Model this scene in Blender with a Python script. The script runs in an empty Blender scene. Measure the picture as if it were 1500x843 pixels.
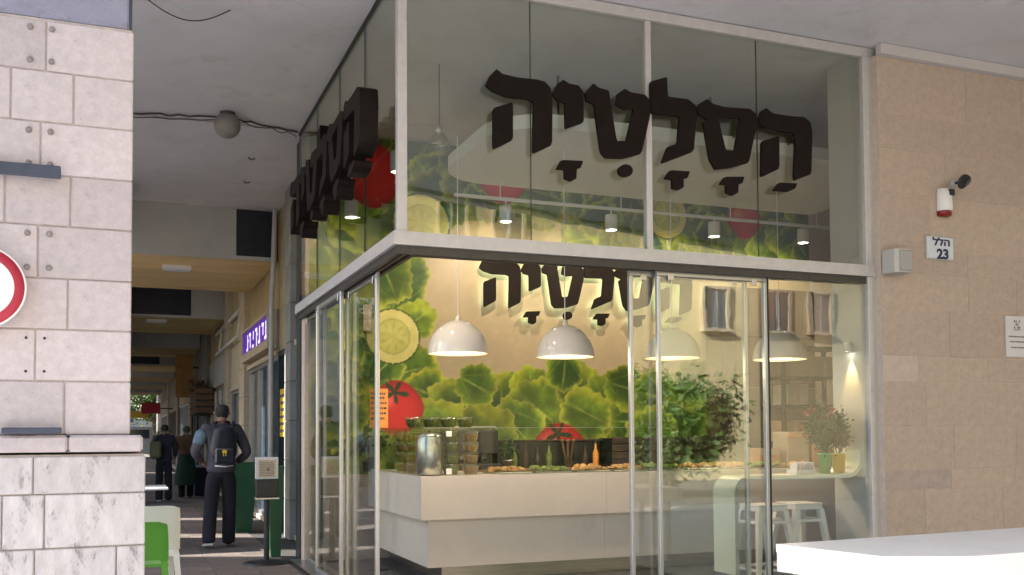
import bpy, bmesh, math, random
import numpy as np
from mathutils import Vector, Matrix
R = math.radians
PI = math.pi
rnd = random.Random(7)
sc = bpy.context.scene
col = sc.collection

# ------------------------------------------------------------------ camera
EYE = Vector((0, 0, 1.3))
F_PX, PY, YAW, PITCH, ROLL = 1437.3, 581.1, 0.378345, 0.0395464, -0.00599584
fw = Vector((math.sin(YAW)*math.cos(PITCH), math.cos(YAW)*math.cos(PITCH), math.sin(PITCH)))
rt = Vector((math.cos(YAW), -math.sin(YAW), 0))
up = rt.cross(fw)
r2 = rt*math.cos(ROLL) + up*math.sin(ROLL)
u2 = -rt*math.sin(ROLL) + up*math.cos(ROLL)
cam_d = bpy.data.cameras.new('camera')
cam = bpy.data.objects.new('camera', cam_d)
col.objects.link(cam)
cam.matrix_world = Matrix(((r2.x, u2.x, -fw.x, EYE.x), (r2.y, u2.y, -fw.y, EYE.y), (r2.z, u2.z, -fw.z, EYE.z), (0, 0, 0, 1)))
cam_d.sensor_width = 36
cam_d.lens = F_PX/1500*36
cam_d.shift_y = (PY-421.5)/1500
cam_d.clip_start = 0.05
cam_d.clip_end = 600
sc.camera = cam

# ------------------------------------------------------------------ light
SUN_DIR = Vector((-0.80, 0.34, 0.58)).normalized()      # towards the sun
w = bpy.data.worlds.new('World')
sc.world = w
w.use_nodes = True
nt = w.node_tree
sky = nt.nodes.new('ShaderNodeTexSky')
sky.sky_type = 'NISHITA'
sky.sun_disc = False
sky.sun_elevation = math.asin(SUN_DIR.z)
sky.sun_rotation = math.atan2(SUN_DIR.x, SUN_DIR.y)
sky.air_density = 1.0
sky.dust_density = 1.5
nt.links.new(sky.outputs[0], nt.nodes['Background'].inputs[0])
nt.nodes['Background'].inputs[1].default_value = 0.15
sl = bpy.data.lights.new('sun', 'SUN')
sl.energy = 5.0
sl.angle = R(0.5)
sl.color = (1, .965, .91)
so = bpy.data.objects.new('sun', sl)
col.objects.link(so)
so.rotation_euler = SUN_DIR.to_track_quat('Z', 'Y').to_euler()
sc.view_settings.view_transform = 'Standard'
sc.view_settings.look = 'None'
sc.view_settings.exposure = 1.75
sc.view_settings.gamma = 1
cy = sc.cycles
cy.use_denoising = True
cy.max_bounces = 8
cy.diffuse_bounces = 5
cy.glossy_bounces = 4
cy.transmission_bounces = 4
cy.transparent_max_bounces = 40
cy.caustics_reflective = False
cy.caustics_refractive = False
cy.sample_clamp_indirect = 6

# ------------------------------------------------------------------ materials
def mat(name, c, rough=.6, metal=0.0, var=.15, scale=3.0, bump=0.0, bscale=80.0, c2=None, stain=None,
        stain_scale=5.0, stain_lo=.58, objvar=0.0, spec=.5, emit=None, estr=0.0, stretch=None, coat=0.0):
    m = bpy.data.materials.new(name)
    m.use_nodes = True
    n, l = m.node_tree.nodes, m.node_tree.links
    b = n['Principled BSDF']
    b.inputs['Roughness'].default_value = rough
    b.inputs['Metallic'].default_value = metal
    b.inputs['Specular IOR Level'].default_value = spec
    b.inputs['Coat Weight'].default_value = coat
    tc = n.new('ShaderNodeTexCoord')
    vec = tc.outputs['Object']
    if stretch:
        mp = n.new('ShaderNodeMapping')
        mp.inputs['Scale'].default_value = stretch
        l.new(vec, mp.inputs[0])
        vec = mp.outputs[0]
    no = n.new('ShaderNodeTexNoise')
    no.inputs['Scale'].default_value = scale
    no.inputs['Detail'].default_value = 6
    no.inputs['Roughness'].default_value = .65
    l.new(vec, no.inputs['Vector'])
    mx = n.new('ShaderNodeMix')
    mx.data_type = 'RGBA'
    a = tuple(max(0, v*(1-var)) for v in c)
    d = tuple(min(1, v*(1+var)) for v in c) if c2 is None else c2
    rp = n.new('ShaderNodeMapRange')
    rp.inputs[1].default_value = .3
    rp.inputs[2].default_value = .7
    l.new(no.outputs[0], rp.inputs[0])
    l.new(rp.outputs[0], mx.inputs[0])
    mx.inputs[6].default_value = (*a, 1)
    mx.inputs[7].default_value = (*d, 1)
    out = mx.outputs[2]
    if stain:
        n2 = n.new('ShaderNodeTexNoise')
        n2.inputs['Scale'].default_value = stain_scale
        n2.inputs['Detail'].default_value = 9
        n2.inputs['Roughness'].default_value = .72
        n2.inputs['Distortion'].default_value = .4
        l.new(vec, n2.inputs['Vector'])
        r3 = n.new('ShaderNodeMapRange')
        r3.inputs[1].default_value = stain_lo
        r3.inputs[2].default_value = stain_lo+.14
        l.new(n2.outputs[0], r3.inputs[0])
        m3 = n.new('ShaderNodeMix')
        m3.data_type = 'RGBA'
        l.new(r3.outputs[0], m3.inputs[0])
        l.new(out, m3.inputs[6])
        m3.inputs[7].default_value = (*stain, 1)
        out = m3.outputs[2]
    if objvar:
        oi = n.new('ShaderNodeObjectInfo')
        mr = n.new('ShaderNodeMapRange')
        mr.inputs[3].default_value = 1-objvar
        mr.inputs[4].default_value = 1+objvar
        l.new(oi.outputs['Random'], mr.inputs[0])
        vm = n.new('ShaderNodeVectorMath')
        vm.operation = 'SCALE'
        l.new(out, vm.inputs[0])
        l.new(mr.outputs[0], vm.inputs['Scale'])
        out = vm.outputs[0]
    l.new(out, b.inputs['Base Color'])
    if bump:
        nb = n.new('ShaderNodeTexNoise')
        nb.inputs['Scale'].default_value = bscale
        nb.inputs['Detail'].default_value = 4
        l.new(vec, nb.inputs['Vector'])
        bp = n.new('ShaderNodeBump')
        bp.inputs['Strength'].default_value = bump
        bp.inputs['Distance'].default_value = .01
        l.new(nb.outputs[0], bp.inputs['Height'])
        l.new(bp.outputs[0], b.inputs['Normal'])
    if emit:
        b.inputs['Emission Color'].default_value = (*emit, 1)
        b.inputs['Emission Strength'].default_value = estr
    return m


def glass_mat(name, tint=(.93, .96, .93), f0=.08, rough=0.0, wav=0.0):
    m = bpy.data.materials.new(name)
    m.use_nodes = True
    n, l = m.node_tree.nodes, m.node_tree.links
    n.remove(n['Principled BSDF'])
    g = n.new('ShaderNodeNewGeometry')
    dt = n.new('ShaderNodeVectorMath')
    dt.operation = 'DOT_PRODUCT'
    l.new(g.outputs['Normal'], dt.inputs[0])
    l.new(g.outputs['Incoming'], dt.inputs[1])
    def ma(op, a, b=None):
        q = n.new('ShaderNodeMath')
        q.operation = op
        for i, v in enumerate((a, b)):
            if v is None:
                continue
            if isinstance(v, (int, float)):
                q.inputs[i].default_value = v
            else:
                l.new(v, q.inputs[i])
        return q.outputs[0]
    x = ma('ABSOLUTE', dt.outputs['Value'])
    x = ma('SUBTRACT', 1, x)
    x = ma('POWER', x, 5)
    x = ma('MULTIPLY', x, 1-f0)
    x = ma('ADD', x, f0)
    tr = n.new('ShaderNodeBsdfTransparent')
    tr.inputs[0].default_value = (*tint, 1)
    gl = n.new('ShaderNodeBsdfGlossy')
    gl.inputs['Roughness'].default_value = rough
    if wav:
        no = n.new('ShaderNodeTexNoise')
        no.inputs['Scale'].default_value = 2.2
        tc = n.new('ShaderNodeTexCoord')
        l.new(tc.outputs['Object'], no.inputs['Vector'])
        bp = n.new('ShaderNodeBump')
        bp.inputs['Strength'].default_value = wav
        bp.inputs['Distance'].default_value = .01
        l.new(no.outputs[0], bp.inputs['Height'])
        l.new(bp.outputs[0], gl.inputs['Normal'])
    mx = n.new('ShaderNodeMixShader')
    l.new(x, mx.inputs[0])
    l.new(tr.outputs[0], mx.inputs[1])
    l.new(gl.outputs[0], mx.inputs[2])
    l.new(mx.outputs[0], n['Material Output'].inputs[0])
    return m


def emis_mat(name, c, s):
    m = bpy.data.materials.new(name)
    m.use_nodes = True
    b = m.node_tree.nodes['Principled BSDF']
    b.inputs['Base Color'].default_value = (*c, 1)
    b.inputs['Emission Color'].default_value = (*c, 1)
    b.inputs['Emission Strength'].default_value = s
    return m


M = {}
M['pillar_stone'] = mat('pillar_stone', (.53, .465, .475), .85, var=.10, scale=26, bump=.35, bscale=70, stain=(.24, .205, .20), stain_scale=38, stain_lo=.60, objvar=.10)
M['plinth_stone'] = mat('plinth_stone', (.54, .50, .505), .85, var=.16, scale=10, bump=.4, bscale=50, stain=(.13, .11, .11), stain_scale=8, stain_lo=.56, objvar=.05, stretch=(1.8, 1, .7))
M['joint'] = mat('joint_mortar', (.50, .43, .40), .95, var=.2, scale=20)
M['wall_stone'] = mat('wall_stone', (.50, .40, .33), .85, var=.12, scale=22, bump=.3, bscale=110, stain=(.56, .455, .39), stain_scale=70, stain_lo=.57, objvar=.06)
M['wall_pale'] = mat('wall_stone_pale', (.58, .475, .405), .85, var=.10, scale=18, bump=.3, bscale=110)
M['wall_lilac'] = mat('wall_stone_lilac', (.45, .365, .335), .85, var=.12, scale=18, bump=.3, bscale=110)
M['wall_joint'] = mat('wall_joint', (.62, .52, .45), .95, var=.1, scale=20)
M['plaster'] = mat('grey_plaster', (.645, .635, .655), .9, var=.08, scale=1.2, bump=.25, bscale=40, stain=(.565, .545, .555), stain_scale=2.1, stain_lo=.54)
M['plaster_trim'] = mat('pale_plaster', (.60, .57, .57), .9, var=.06, scale=3)
M['beam'] = mat('ochre_soffit', (.72, .56, .26), .9, var=.16, scale=.9, stain=(.50, .37, .17), stain_scale=1.1, stain_lo=.56, stretch=(.5, 2.2, 1))
M['beam_face'] = mat('grey_beam_face', (.50, .49, .46), .9, var=.07, scale=2)
M['void'] = mat('blue_black_panel', (.018, .02, .032), .35, var=.3, scale=3)
M['ochre_wall'] = mat('ochre_wall', (.47, .38, .21), .9, var=.2, scale=1.7, stain=(.28, .23, .13), stain_scale=2.2, stain_lo=.56)
M['cream'] = mat('cream_stone', (.55, .46, .33), .85, var=.14, scale=4, bump=.2, bscale=40)
M['greywall'] = mat('grey_shopwall', (.30, .28, .25), .85, var=.2, scale=3)
M['asphalt'] = mat('asphalt', (.075, .073, .07), .9, var=.25, scale=14, bump=.3, bscale=150)
M['pave'] = mat('paving', (.16, .125, .105), .75, var=.25, scale=9, bump=.2, bscale=60, stain=(.08, .065, .055), stain_scale=5, stain_lo=.58, objvar=.16)
M['plaza'] = mat('plaza_stone', (.50, .49, .49), .8, var=.15, scale=5, bump=.2, bscale=60)
M['pave_base'] = mat('paving_joint', (.055, .048, .043), .9, var=.2, scale=9)
M['tile'] = mat('dark_floor_tile', (.055, .06, .07), .35, var=.2, scale=5, objvar=.12)
M['alu'] = mat('brushed_aluminium', (.57, .55, .55), .45, metal=.2, var=.08, scale=14, stain=(.44, .42, .41), stain_scale=6, stain_lo=.60)
M['alu_dark'] = mat('dark_track', (.07, .065, .06), .5, metal=.4, var=.15, scale=20)
M['stile'] = mat('door_stile_metal', (.52, .52, .53), .32, metal=.7, var=.06, scale=30)
M['seal'] = mat('dark_seal', (.03, .03, .03), .6)
M['glass'] = glass_mat('shop_glass', (.93, .95, .925), .085, wav=.04)
M['glass_up'] = glass_mat('upper_glass', (.93, .95, .91), .10, wav=.11)
M['glass_door'] = glass_mat('door_glass', (.93, .955, .93), .12, wav=.10)
M['glass_fixed'] = glass_mat('fixed_glass', (.94, .96, .94), .08, wav=.08)
M['clear'] = glass_mat('clear_glass', (.95, .975, .96), .022)
M['plastic_clear'] = glass_mat('clear_plastic', (.82, .84, .72), .13, rough=.12)
M['letter'] = mat('dark_brown_letter', (.011, .007, .006), .7, var=.25, scale=9, spec=.15)
M['letter_side'] = mat('letter_metal', (.03, .022, .019), .4, var=.2, scale=9)
M['counter'] = mat('counter_laminate', (.72, .66, .61), .35, var=.035, scale=5, spec=.4, stain=(.62, .56, .50), stain_scale=2.4, stain_lo=.60)
M['steel'] = mat('brushed_steel', (.50, .50, .50), .28, metal=1, var=.15, scale=12, stretch=(.4, 1, 6))
M['white_gloss'] = mat('white_gloss_lamp', (.80, .74, .70), .12, var=.02, scale=4, coat=.6)
M['lamp_in'] = mat('lamp_inside', (.85, .72, .55), .5, var=.02)
M['bulb'] = emis_mat('lit_bulb', (1, .82, .55), 6)
M['spotface'] = emis_mat('lit_spot_face', (1, .93, .80), 9)
M['ledback'] = emis_mat('led_strip', (.78, .98, .74), 1.3)
M['white_paint'] = mat('white_paint', (.80, .80, .80), .35, var=.03, scale=6)
M['table'] = mat('white_table_top', (.82, .83, .85), .4, var=.04, scale=3, bump=.05, bscale=20)
M['white_plastic'] = mat('white_plastic', (.80, .80, .80), .35, var=.03)
M['green_plastic'] = mat('green_plastic', (.10, .36, .035), .35, var=.1, scale=5)
M['slab'] = mat('suspended_slab', (.70, .71, .72), .8, var=.04, scale=1.5)
M['brown_panel'] = mat('brown_panelling', (.10, .062, .042), .7, var=.25, scale=3, objvar=.18, stretch=(1, 1, .3))
M['green_bin'] = mat('dark_green_planter', (.012, .085, .035), .4, var=.2, scale=4)
M['black'] = mat('black_metal', (.015, .015, .017), .45, var=.2)
M['blackfab'] = mat('black_fabric', (.016, .017, .022), .9, var=.3, scale=20, bump=.3)
M['trousers'] = mat('dark_trousers', (.012, .011, .016), .9, var=.3, scale=12, bump=.8, bscale=14)
M['jacket'] = mat('grey_blue_jacket', (.035, .035, .05), .85, var=.25, scale=5, bump=.6, bscale=18, c2=(.10, .085, .10))
M['jacket_dark'] = mat('navy_jacket', (.02, .02, .035), .9, var=.3, scale=8, bump=.4, bscale=30)
M['jacket_brown'] = mat('brown_jacket', (.14, .08, .045), .9, var=.3, scale=8, bump=.4, bscale=30)
M['skirt'] = mat('dark_green_cloth', (.015, .045, .035), .9, var=.3, scale=8)
M['scarf'] = mat('olive_scarf', (.05, .07, .035), .9, var=.3, scale=8)
M['sleeve'] = mat('light_blue_sleeve', (.10, .15, .19), .85, var=.4, scale=7, bump=.6, bscale=18, c2=(.20, .30, .36))  # lighter jacket tone, paints sunlight on the left shoulder
M['skin'] = mat('skin', (.32, .17, .11), .55, var=.08)
M['hair'] = mat('dark_hair', (.012, .01, .009), .6, var=.3, scale=30, bump=.5)
M['shoe'] = mat('shoe', (.02, .02, .02), .5)
M['sole'] = mat('white_sole', (.6, .6, .57), .6)
M['olive'] = mat('olive_bag', (.13, .12, .06), .85, var=.2)
M['yellow'] = mat('yellow_sign', (.75, .48, .04), .5, var=.1)
M['orange'] = mat('orange_card', (.80, .33, .07), .6, var=.08, scale=9)
M['sign_ochre'] = mat('ochre_sign', (.55, .30, .10), .7, var=.2, scale=3)
M['purple'] = mat('purple_sign', (.10, .03, .33), .4, var=.2, scale=5, emit=(.12, .03, .42), estr=.15)
M['signwhite'] = emis_mat('lit_sign_letter', (.75, .68, 1), .35)
M['red'] = mat('red_paint', (.42, .02, .05), .4, var=.06)
M['siren_red'] = mat('red_lens', (.22, .012, .015), .25)
M['bar'] = mat('slate_bar', (.045, .055, .09), .5, var=.15, scale=12)
M['bolt'] = mat('stone_plug', (.25, .22, .21), .7, var=.2, scale=30)
M['hole'] = mat('dark_hole', (.05, .045, .04), .9)
M['capital'] = mat('bluish_lintel', (.27, .27, .35), .8, var=.14, scale=6, bump=.3, bscale=50, stain=(.20, .20, .25), stain_scale=12, stain_lo=.56)
M['globe'] = mat('grey_globe', (.22, .21, .195), .5, var=.1, scale=14)
M['cable'] = mat('dark_cable', (.05, .045, .04), .7)
M['speaker'] = mat('speaker_grey', (.50, .49, .47), .5, var=.04)
M['grille'] = mat('speaker_grille', (.40, .39, .37), .7, var=.15, scale=160)
M['plate'] = mat('number_plate', (.66, .70, .76), .4, var=.04)
M['navy'] = mat('navy_print', (.02, .025, .08), .6)
M['plaque'] = mat('plaque_white', (.68, .65, .66), .5, var=.03)
M['print_grey'] = mat('grey_print', (.20, .18, .18), .7)
M['shelf'] = mat('bar_shelf_white', (.70, .74, .66), .35, var=.03)
M['pot_green'] = mat('green_pot', (.10, .42, .14), .4, var=.06)
M['pot_yellow'] = mat('yellow_pot', (.85, .56, .04), .4, var=.06)
M['leaf'] = mat('leaf_green', (.06, .105, .03), .6, var=.35, scale=2.5)
M['plant_leaf'] = mat('plant_leaf', (.035, .06, .015), .6, var=.4, scale=9)
M['leaf_dark'] = mat('leaf_dark', (.02, .035, .03), .6, var=.35, scale=9)
M['petal'] = mat('pink_petal', (.55, .06, .08), .6, var=.2)
M['bark'] = mat('bark', (.12, .09, .06), .9, var=.3, scale=8, bump=.5)
M['tree_leaf'] = mat('tree_leaf', (.075, .125, .028), .6, var=.45, scale=1.4)
M['tray_food'] = mat('roasted_food', (.42, .19, .06), .7, var=.5, scale=14, c2=(.62, .38, .16))
M['green_food'] = mat('green_salad', (.09, .17, .03), .7, var=.5, scale=18, c2=(.24, .30, .08))
M['wood'] = mat('wood', (.20, .11, .055), .6, var=.3, scale=4, stretch=(1, 1, 8))
M['wood_dark'] = mat('dark_wood', (.05, .032, .022), .6, var=.35, scale=5, stretch=(.5, 1, 6))
M['opp_wall'] = mat('yellow_stone_facade', (.66, .53, .30), .9, var=.15, scale=1.1, bump=.3, bscale=6, stain=(.52, .41, .24), stain_scale=.6, stain_lo=.56)
M['left_wall'] = mat('grey_stone_facade', (.42, .37, .30), .9, var=.15, scale=1.1, stain=(.30, .26, .21), stain_scale=.6, stain_lo=.56)
M['win_glass'] = mat('window_glass', (.05, .08, .11), .08, var=.3, scale=.8)
M['shutter'] = mat('blue_grey_frame', (.30, .36, .40), .6)
M['tile_white'] = mat('box_white', (.34, .30, .24), .6, var=.1)
M['cardboard'] = mat('cardboard', (.36, .22, .13), .8, var=.15, scale=6)

# ------------------------------------------------------------------ mesh helpers
class MB:
    def __init__(s):
        s.v, s.f, s.sm = [], [], []
    def add(s, vs, fs, smooth=False):
        o = len(s.v)
        s.v += [tuple(v) for v in vs]
        s.f += [tuple(i+o for i in f) for f in fs]
        s.sm += [smooth]*len(fs)
        return s
    def box(s, x0, x1, y0, y1, z0, z1):
        v = [(x, y, z) for z in (z0, z1) for y in (y0, y1) for x in (x0, x1)]
        return s.add(v, [(0, 2, 3, 1), (4, 5, 7, 6), (0, 1, 5, 4), (2, 6, 7, 3), (0, 4, 6, 2), (1, 3, 7, 5)])
    def cbox(s, x0, x1, y0, y1, z0, z1, c=.004):
        bm = bmesh.new()
        bmesh.ops.create_cube(bm, size=1)
        for v in bm.verts:
            v.co = Vector(((x0+x1)/2+v.co.x*(x1-x0), (y0+y1)/2+v.co.y*(y1-y0), (z0+z1)/2+v.co.z*(z1-z0)))
        bmesh.ops.bevel(bm, geom=bm.edges[:], offset=c, segments=1, affect='EDGES', clamp_overlap=True)
        bm.verts.index_update()
        s.add([v.co[:] for v in bm.verts], [[v.index for v in f.verts] for f in bm.faces])
        bm.free()
        return s
    def ring(s, rings, closed_u=True, caps=True, smooth=True):
        n = len(rings[0])
        vs = [p for r in rings for p in r]
        fs = []
        for i in range(len(rings)-1):
            for j in range(n if closed_u else n-1):
                k = (j+1) % n
                fs.append((i*n+j, i*n+k, (i+1)*n+k, (i+1)*n+j))
        s.add(vs, fs, smooth)
        if caps:
            s.add(rings[0], [tuple(range(n))[::-1]])
            s.add(rings[-1], [tuple(range(n))])
        return s
    def lathe(s, prof, c=(0, 0, 0), n=24, caps=True, ax='z', smooth=True):
        rings = []
        for r, z in prof:
            ring = []
            for j in range(n):
                a = 2*PI*j/n
                x, y = r*math.cos(a), r*math.sin(a)
                if ax == 'z':
                    p = (x, y, z)
                elif ax == 'y':
                    p = (x, z, -y)
                else:
                    p = (z, x, y)
                ring.append((c[0]+p[0], c[1]+p[1], c[2]+p[2]))
            rings.append(ring)
        return s.ring(rings, True, caps, smooth)
    def tube(s, pts, r, n=8, smooth=True, caps=True):
        pts = [Vector(p) for p in pts]
        rs = r if isinstance(r, (list, tuple)) else [r]*len(pts)
        rings = []
        ref = None
        for i, p in enumerate(pts):
            d = (pts[min(i+1, len(pts)-1)]-pts[max(i-1, 0)]).normalized()
            if ref is None:
                ref = Vector((0, 0, 1)) if abs(d.z) < .9 else Vector((1, 0, 0))
            a = d.cross(ref).normalized()
            b = a.cross(d).normalized()
            ref = b
            rings.append([tuple(p+(a*math.cos(2*PI*j/n)+b*math.sin(2*PI*j/n))*rs[i]) for j in range(n)])
        return s.ring(rings, True, caps, smooth)
    def bar(s, p0, p1, w, h, upv=(0, 0, 1), w1=None, h1=None):
        p0, p1 = Vector(p0), Vector(p1)
        d = (p1-p0).normalized()
        u = Vector(upv)
        if abs(d.dot(u)) > .95:
            u = Vector((0, 1, 0))
        a = d.cross(u).normalized()
        b = a.cross(d).normalized()
        w1 = w1 or w
        h1 = h1 or h
        r0 = [tuple(p0+a*sx*w/2+b*sy*h/2) for sx, sy in ((-1, -1), (1, -1), (1, 1), (-1, 1))]
        r1 = [tuple(p1+a*sx*w1/2+b*sy*h1/2) for sx, sy in ((-1, -1), (1, -1), (1, 1), (-1, 1))]
        return s.ring([r0, r1], True, True, False)
    def sphere(s, c, r, nu=20, nv=12, sz=1.0, a0=0.0, a1=PI):
        prof = [(max(1e-4, r*math.sin(a0+(a1-a0)*i/nv)), -r*sz*math.cos(a0+(a1-a0)*i/nv)) for i in range(nv+1)]
        return s.lathe(prof, c, nu, True)
    def prism(s, poly, axis, a, b):
        """poly of 2-D points, extruded along axis from a to b. axis 'y': pts=(x,z); 'x': pts=(y,z); 'z': pts=(x,y)"""
        def P(p, t):
            return {'y': (p[0], t, p[1]), 'x': (t, p[0], p[1]), 'z': (p[0], p[1], t)}[axis]
        r0 = [P(p, a) for p in poly]
        r1 = [P(p, b) for p in poly]
        return s.ring([r0, r1], True, True, False)
    def mesh(s, name, off=(0, 0, 0)):
        me = bpy.data.meshes.new(name)
        me.from_pydata([(v[0]-off[0], v[1]-off[1], v[2]-off[2]) for v in s.v], [], s.f)
        me.polygons.foreach_set('use_smooth', s.sm)
        bm = bmesh.new()
        bm.from_mesh(me)
        bmesh.ops.recalc_face_normals(bm, faces=bm.faces)
        bm.to_mesh(me)
        bm.free()
        return me

OFF = {}
def base(o):
    return OFF.get(o.name, Vector((0, 0, 0)))

def thing(name, label, cat, loc=(0, 0, 0), group=None):
    o = bpy.data.objects.new(name, None)
    o.empty_display_size = .1
    col.objects.link(o)
    o.location = loc
    o['label'] = label
    o['category'] = cat
    if group:
        o['group'] = group
    OFF[o.name] = Vector(loc)
    return o

def part(name, mb, m, parent, label=None, me=None, kind=None):
    """world coordinates in, child of parent out"""
    off = base(parent)
    me = me or mb.mesh(name, off)
    if m is not None and not me.materials:
        me.materials.append(M[m] if isinstance(m, str) else m)
    o = bpy.data.objects.new(name, me)
    col.objects.link(o)
    o.parent = parent
    OFF[o.name] = off
    if label:
        o['label'] = label
    if kind:
        o['kind'] = kind
    return o

def solo(name, mb, m, label, cat, loc=(0, 0, 0), group=None):
    me = mb.mesh(name, loc)
    me.materials.append(M[m])
    o = bpy.data.objects.new(name, me)
    col.objects.link(o)
    o.location = loc
    o['label'] = label
    o['category'] = cat
    if group:
        o['group'] = group
    OFF[o.name] = Vector(loc)
    return o

def struct(name, mb, m):
    me = mb.mesh(name)
    me.materials.append(M[m])
    o = bpy.data.objects.new(name, me)
    col.objects.link(o)
    o['kind'] = 'structure'
    OFF[o.name] = Vector((0, 0, 0))
    return o

def copy_tree(o, parent=None):
    c = o.copy()
    col.objects.link(c)
    OFF[c.name] = OFF.get(o.name, Vector())
    if parent:
        c.parent = parent
    for ch in list(o.children):
        copy_tree(ch, c)
    return c

_dims = {}
def piece(name, m, parent, x0, x1, y0, y1, z0, z1, c=.004, key=None):
    """chamfered block sharing mesh data between blocks of one size"""
    k = (m, round(x1-x0, 3), round(y1-y0, 3), round(z1-z0, 3), c)
    if k not in _dims:
        hx, hy, hz = (x1-x0)/2, (y1-y0)/2, (z1-z0)/2
        me = MB().cbox(-hx, hx, -hy, hy, -hz, hz, c).mesh(name)
        me.materials.append(M[m])
        _dims[k] = me
    o = bpy.data.objects.new(name, _dims[k])
    col.objects.link(o)
    o.parent = parent
    o.location = Vector(((x0+x1)/2, (y0+y1)/2, (z0+z1)/2))-base(parent)
    return o

dg = bpy.context.evaluated_depsgraph_get
def eval_mesh(o):
    d = dg()
    d.update()
    me = bpy.data.meshes.new_from_object(o.evaluated_get(d))
    return me

def curve_mesh(polys, depth, offset=0.0, bevel=0.0):
    cu = bpy.data.curves.new('tmpc', 'CURVE')
    cu.dimensions = '2D'
    cu.fill_mode = 'BOTH'
    cu.extrude = depth/2
    cu.offset = offset
    cu.bevel_depth = bevel
    for p in polys:
        sp = cu.splines.new('POLY')
        sp.points.add(len(p)-1)
        for i, (x, y) in enumerate(p):
            sp.points[i].co = (x, y, 0, 1)
        sp.use_cyclic_u = True
    o = bpy.data.objects.new('tmpc', cu)
    col.objects.link(o)
    me = eval_mesh(o)
    bpy.data.objects.remove(o)
    return me

def text_mb(s, size, depth, bold=0.0):
    cu = bpy.data.curves.new('tmpt', 'FONT')
    cu.body = s
    cu.size = size
    cu.extrude = depth/2
    cu.offset = bold
    cu.align_x = 'CENTER'
    cu.align_y = 'CENTER'
    cu.resolution_u = 3
    o = bpy.data.objects.new('tmpt', cu)
    col.objects.link(o)
    me = eval_mesh(o)
    bpy.data.objects.remove(o)
    return me

def remap(me, fn):
    for v in me.vertices:
        v.co = fn(v.co)
    return me

def smooth_poly(p, it=1):
    """corner cutting (Chaikin)"""
    for _ in range(it):
        q = []
        for i in range(len(p)):
            a, b = p[i], p[(i+1) % len(p)]
            q.append((a[0]*.93+b[0]*.07, a[1]*.93+b[1]*.07))
            q.append((a[0]*.07+b[0]*.93, a[1]*.07+b[1]*.93))
        p = q
    return p

def skin_mesh(nodes, edges, sub=2, root=0):
    me = bpy.data.meshes.new('tmps')
    me.from_pydata([n[0] for n in nodes], edges, [])
    o = bpy.data.objects.new('tmps', me)
    col.objects.link(o)
    sk = o.modifiers.new('s', 'SKIN')
    sk.use_smooth_shade = True
    for i, n in enumerate(nodes):
        r = n[1]
        me.skin_vertices[0].data[i].radius = r if isinstance(r, tuple) else (r, r)
        me.skin_vertices[0].data[i].use_root = (i == root)
    sm = o.modifiers.new('u', 'SUBSURF')
    sm.levels = sub
    sm.render_levels = sub
    out = eval_mesh(o)
    bpy.data.objects.remove(o)
    return out

def leaves_mb(centre, rad, n, size, seed=0, flat=.9, clumps=14):
    """leaf-sized faces in clumps through an ellipsoid volume"""
    r = np.random.RandomState(seed)
    cl = r.normal(size=(clumps, 3))
    cl /= np.linalg.norm(cl, axis=1)[:, None]
    cl *= r.uniform(.25, .85, (clumps, 1))
    which = r.randint(0, clumps, n)
    p = cl[which]+r.normal(size=(n, 3))*.20
    p = p*np.array(rad)+np.array(centre)
    a = r.normal(size=(n, 3))
    a /= np.linalg.norm(a, axis=1)[:, None]
    b = np.cross(a, r.normal(size=(n, 3)))
    b /= np.linalg.norm(b, axis=1)[:, None]
    s = size*r.uniform(.6, 1.3, (n, 1))
    v = np.concatenate([p-a*s, p-b*s*.5, p+a*s, p+b*s*.5], 1).reshape(-1, 3)
    m = MB()
    m.v = [tuple(x) for x in v]
    m.f = [(4*i, 4*i+1, 4*i+2, 4*i+3) for i in range(n)]
    m.sm = [False]*n
    return m

def tree(name, label, loc, h, crown_r, n, size, seed, group=None, m='tree_leaf', zc=.66, zr=.36):
    t = thing(name, label, 'tree', loc, group)
    r = random.Random(seed)
    x, y, z = loc
    tb = MB()
    tb.tube([(x, y, z-.1), (x+.04*h*.2, y, z+h*.25), (x-.03, y+.05, z+h*.5)], [h*.035, h*.028, h*.018], 10)
    for i in range(7):
        a = i*2*PI/7+r.random()
        L = crown_r*.75
        tb.tube([(x, y, z+h*(.3+.03*i)), (x+math.cos(a)*L*.5, y+math.sin(a)*L*.5, z+h*(.45+.03*i)), (x+math.cos(a)*L, y+math.sin(a)*L, z+h*(.6+.04*i))], [h*.014, h*.009, h*.003], 6)
    part('trunk', tb, 'bark', t)
    part('crown', leaves_mb((x, y, z+h*zc), (crown_r, crown_r, h*zr), n, size, seed, clumps=30), m, t)
    return t

# ------------------------------------------------------------------ ground
g = MB()
g.box(-120, 160, -90, 220, -.6, -.13)
struct('ground', g, 'asphalt')
g = MB()
g.box(-3.2, 14, -2.5, 90, -.5, -.004)
kerb = struct('pavement', g, 'pave_base')
tile_sz = .4
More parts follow.
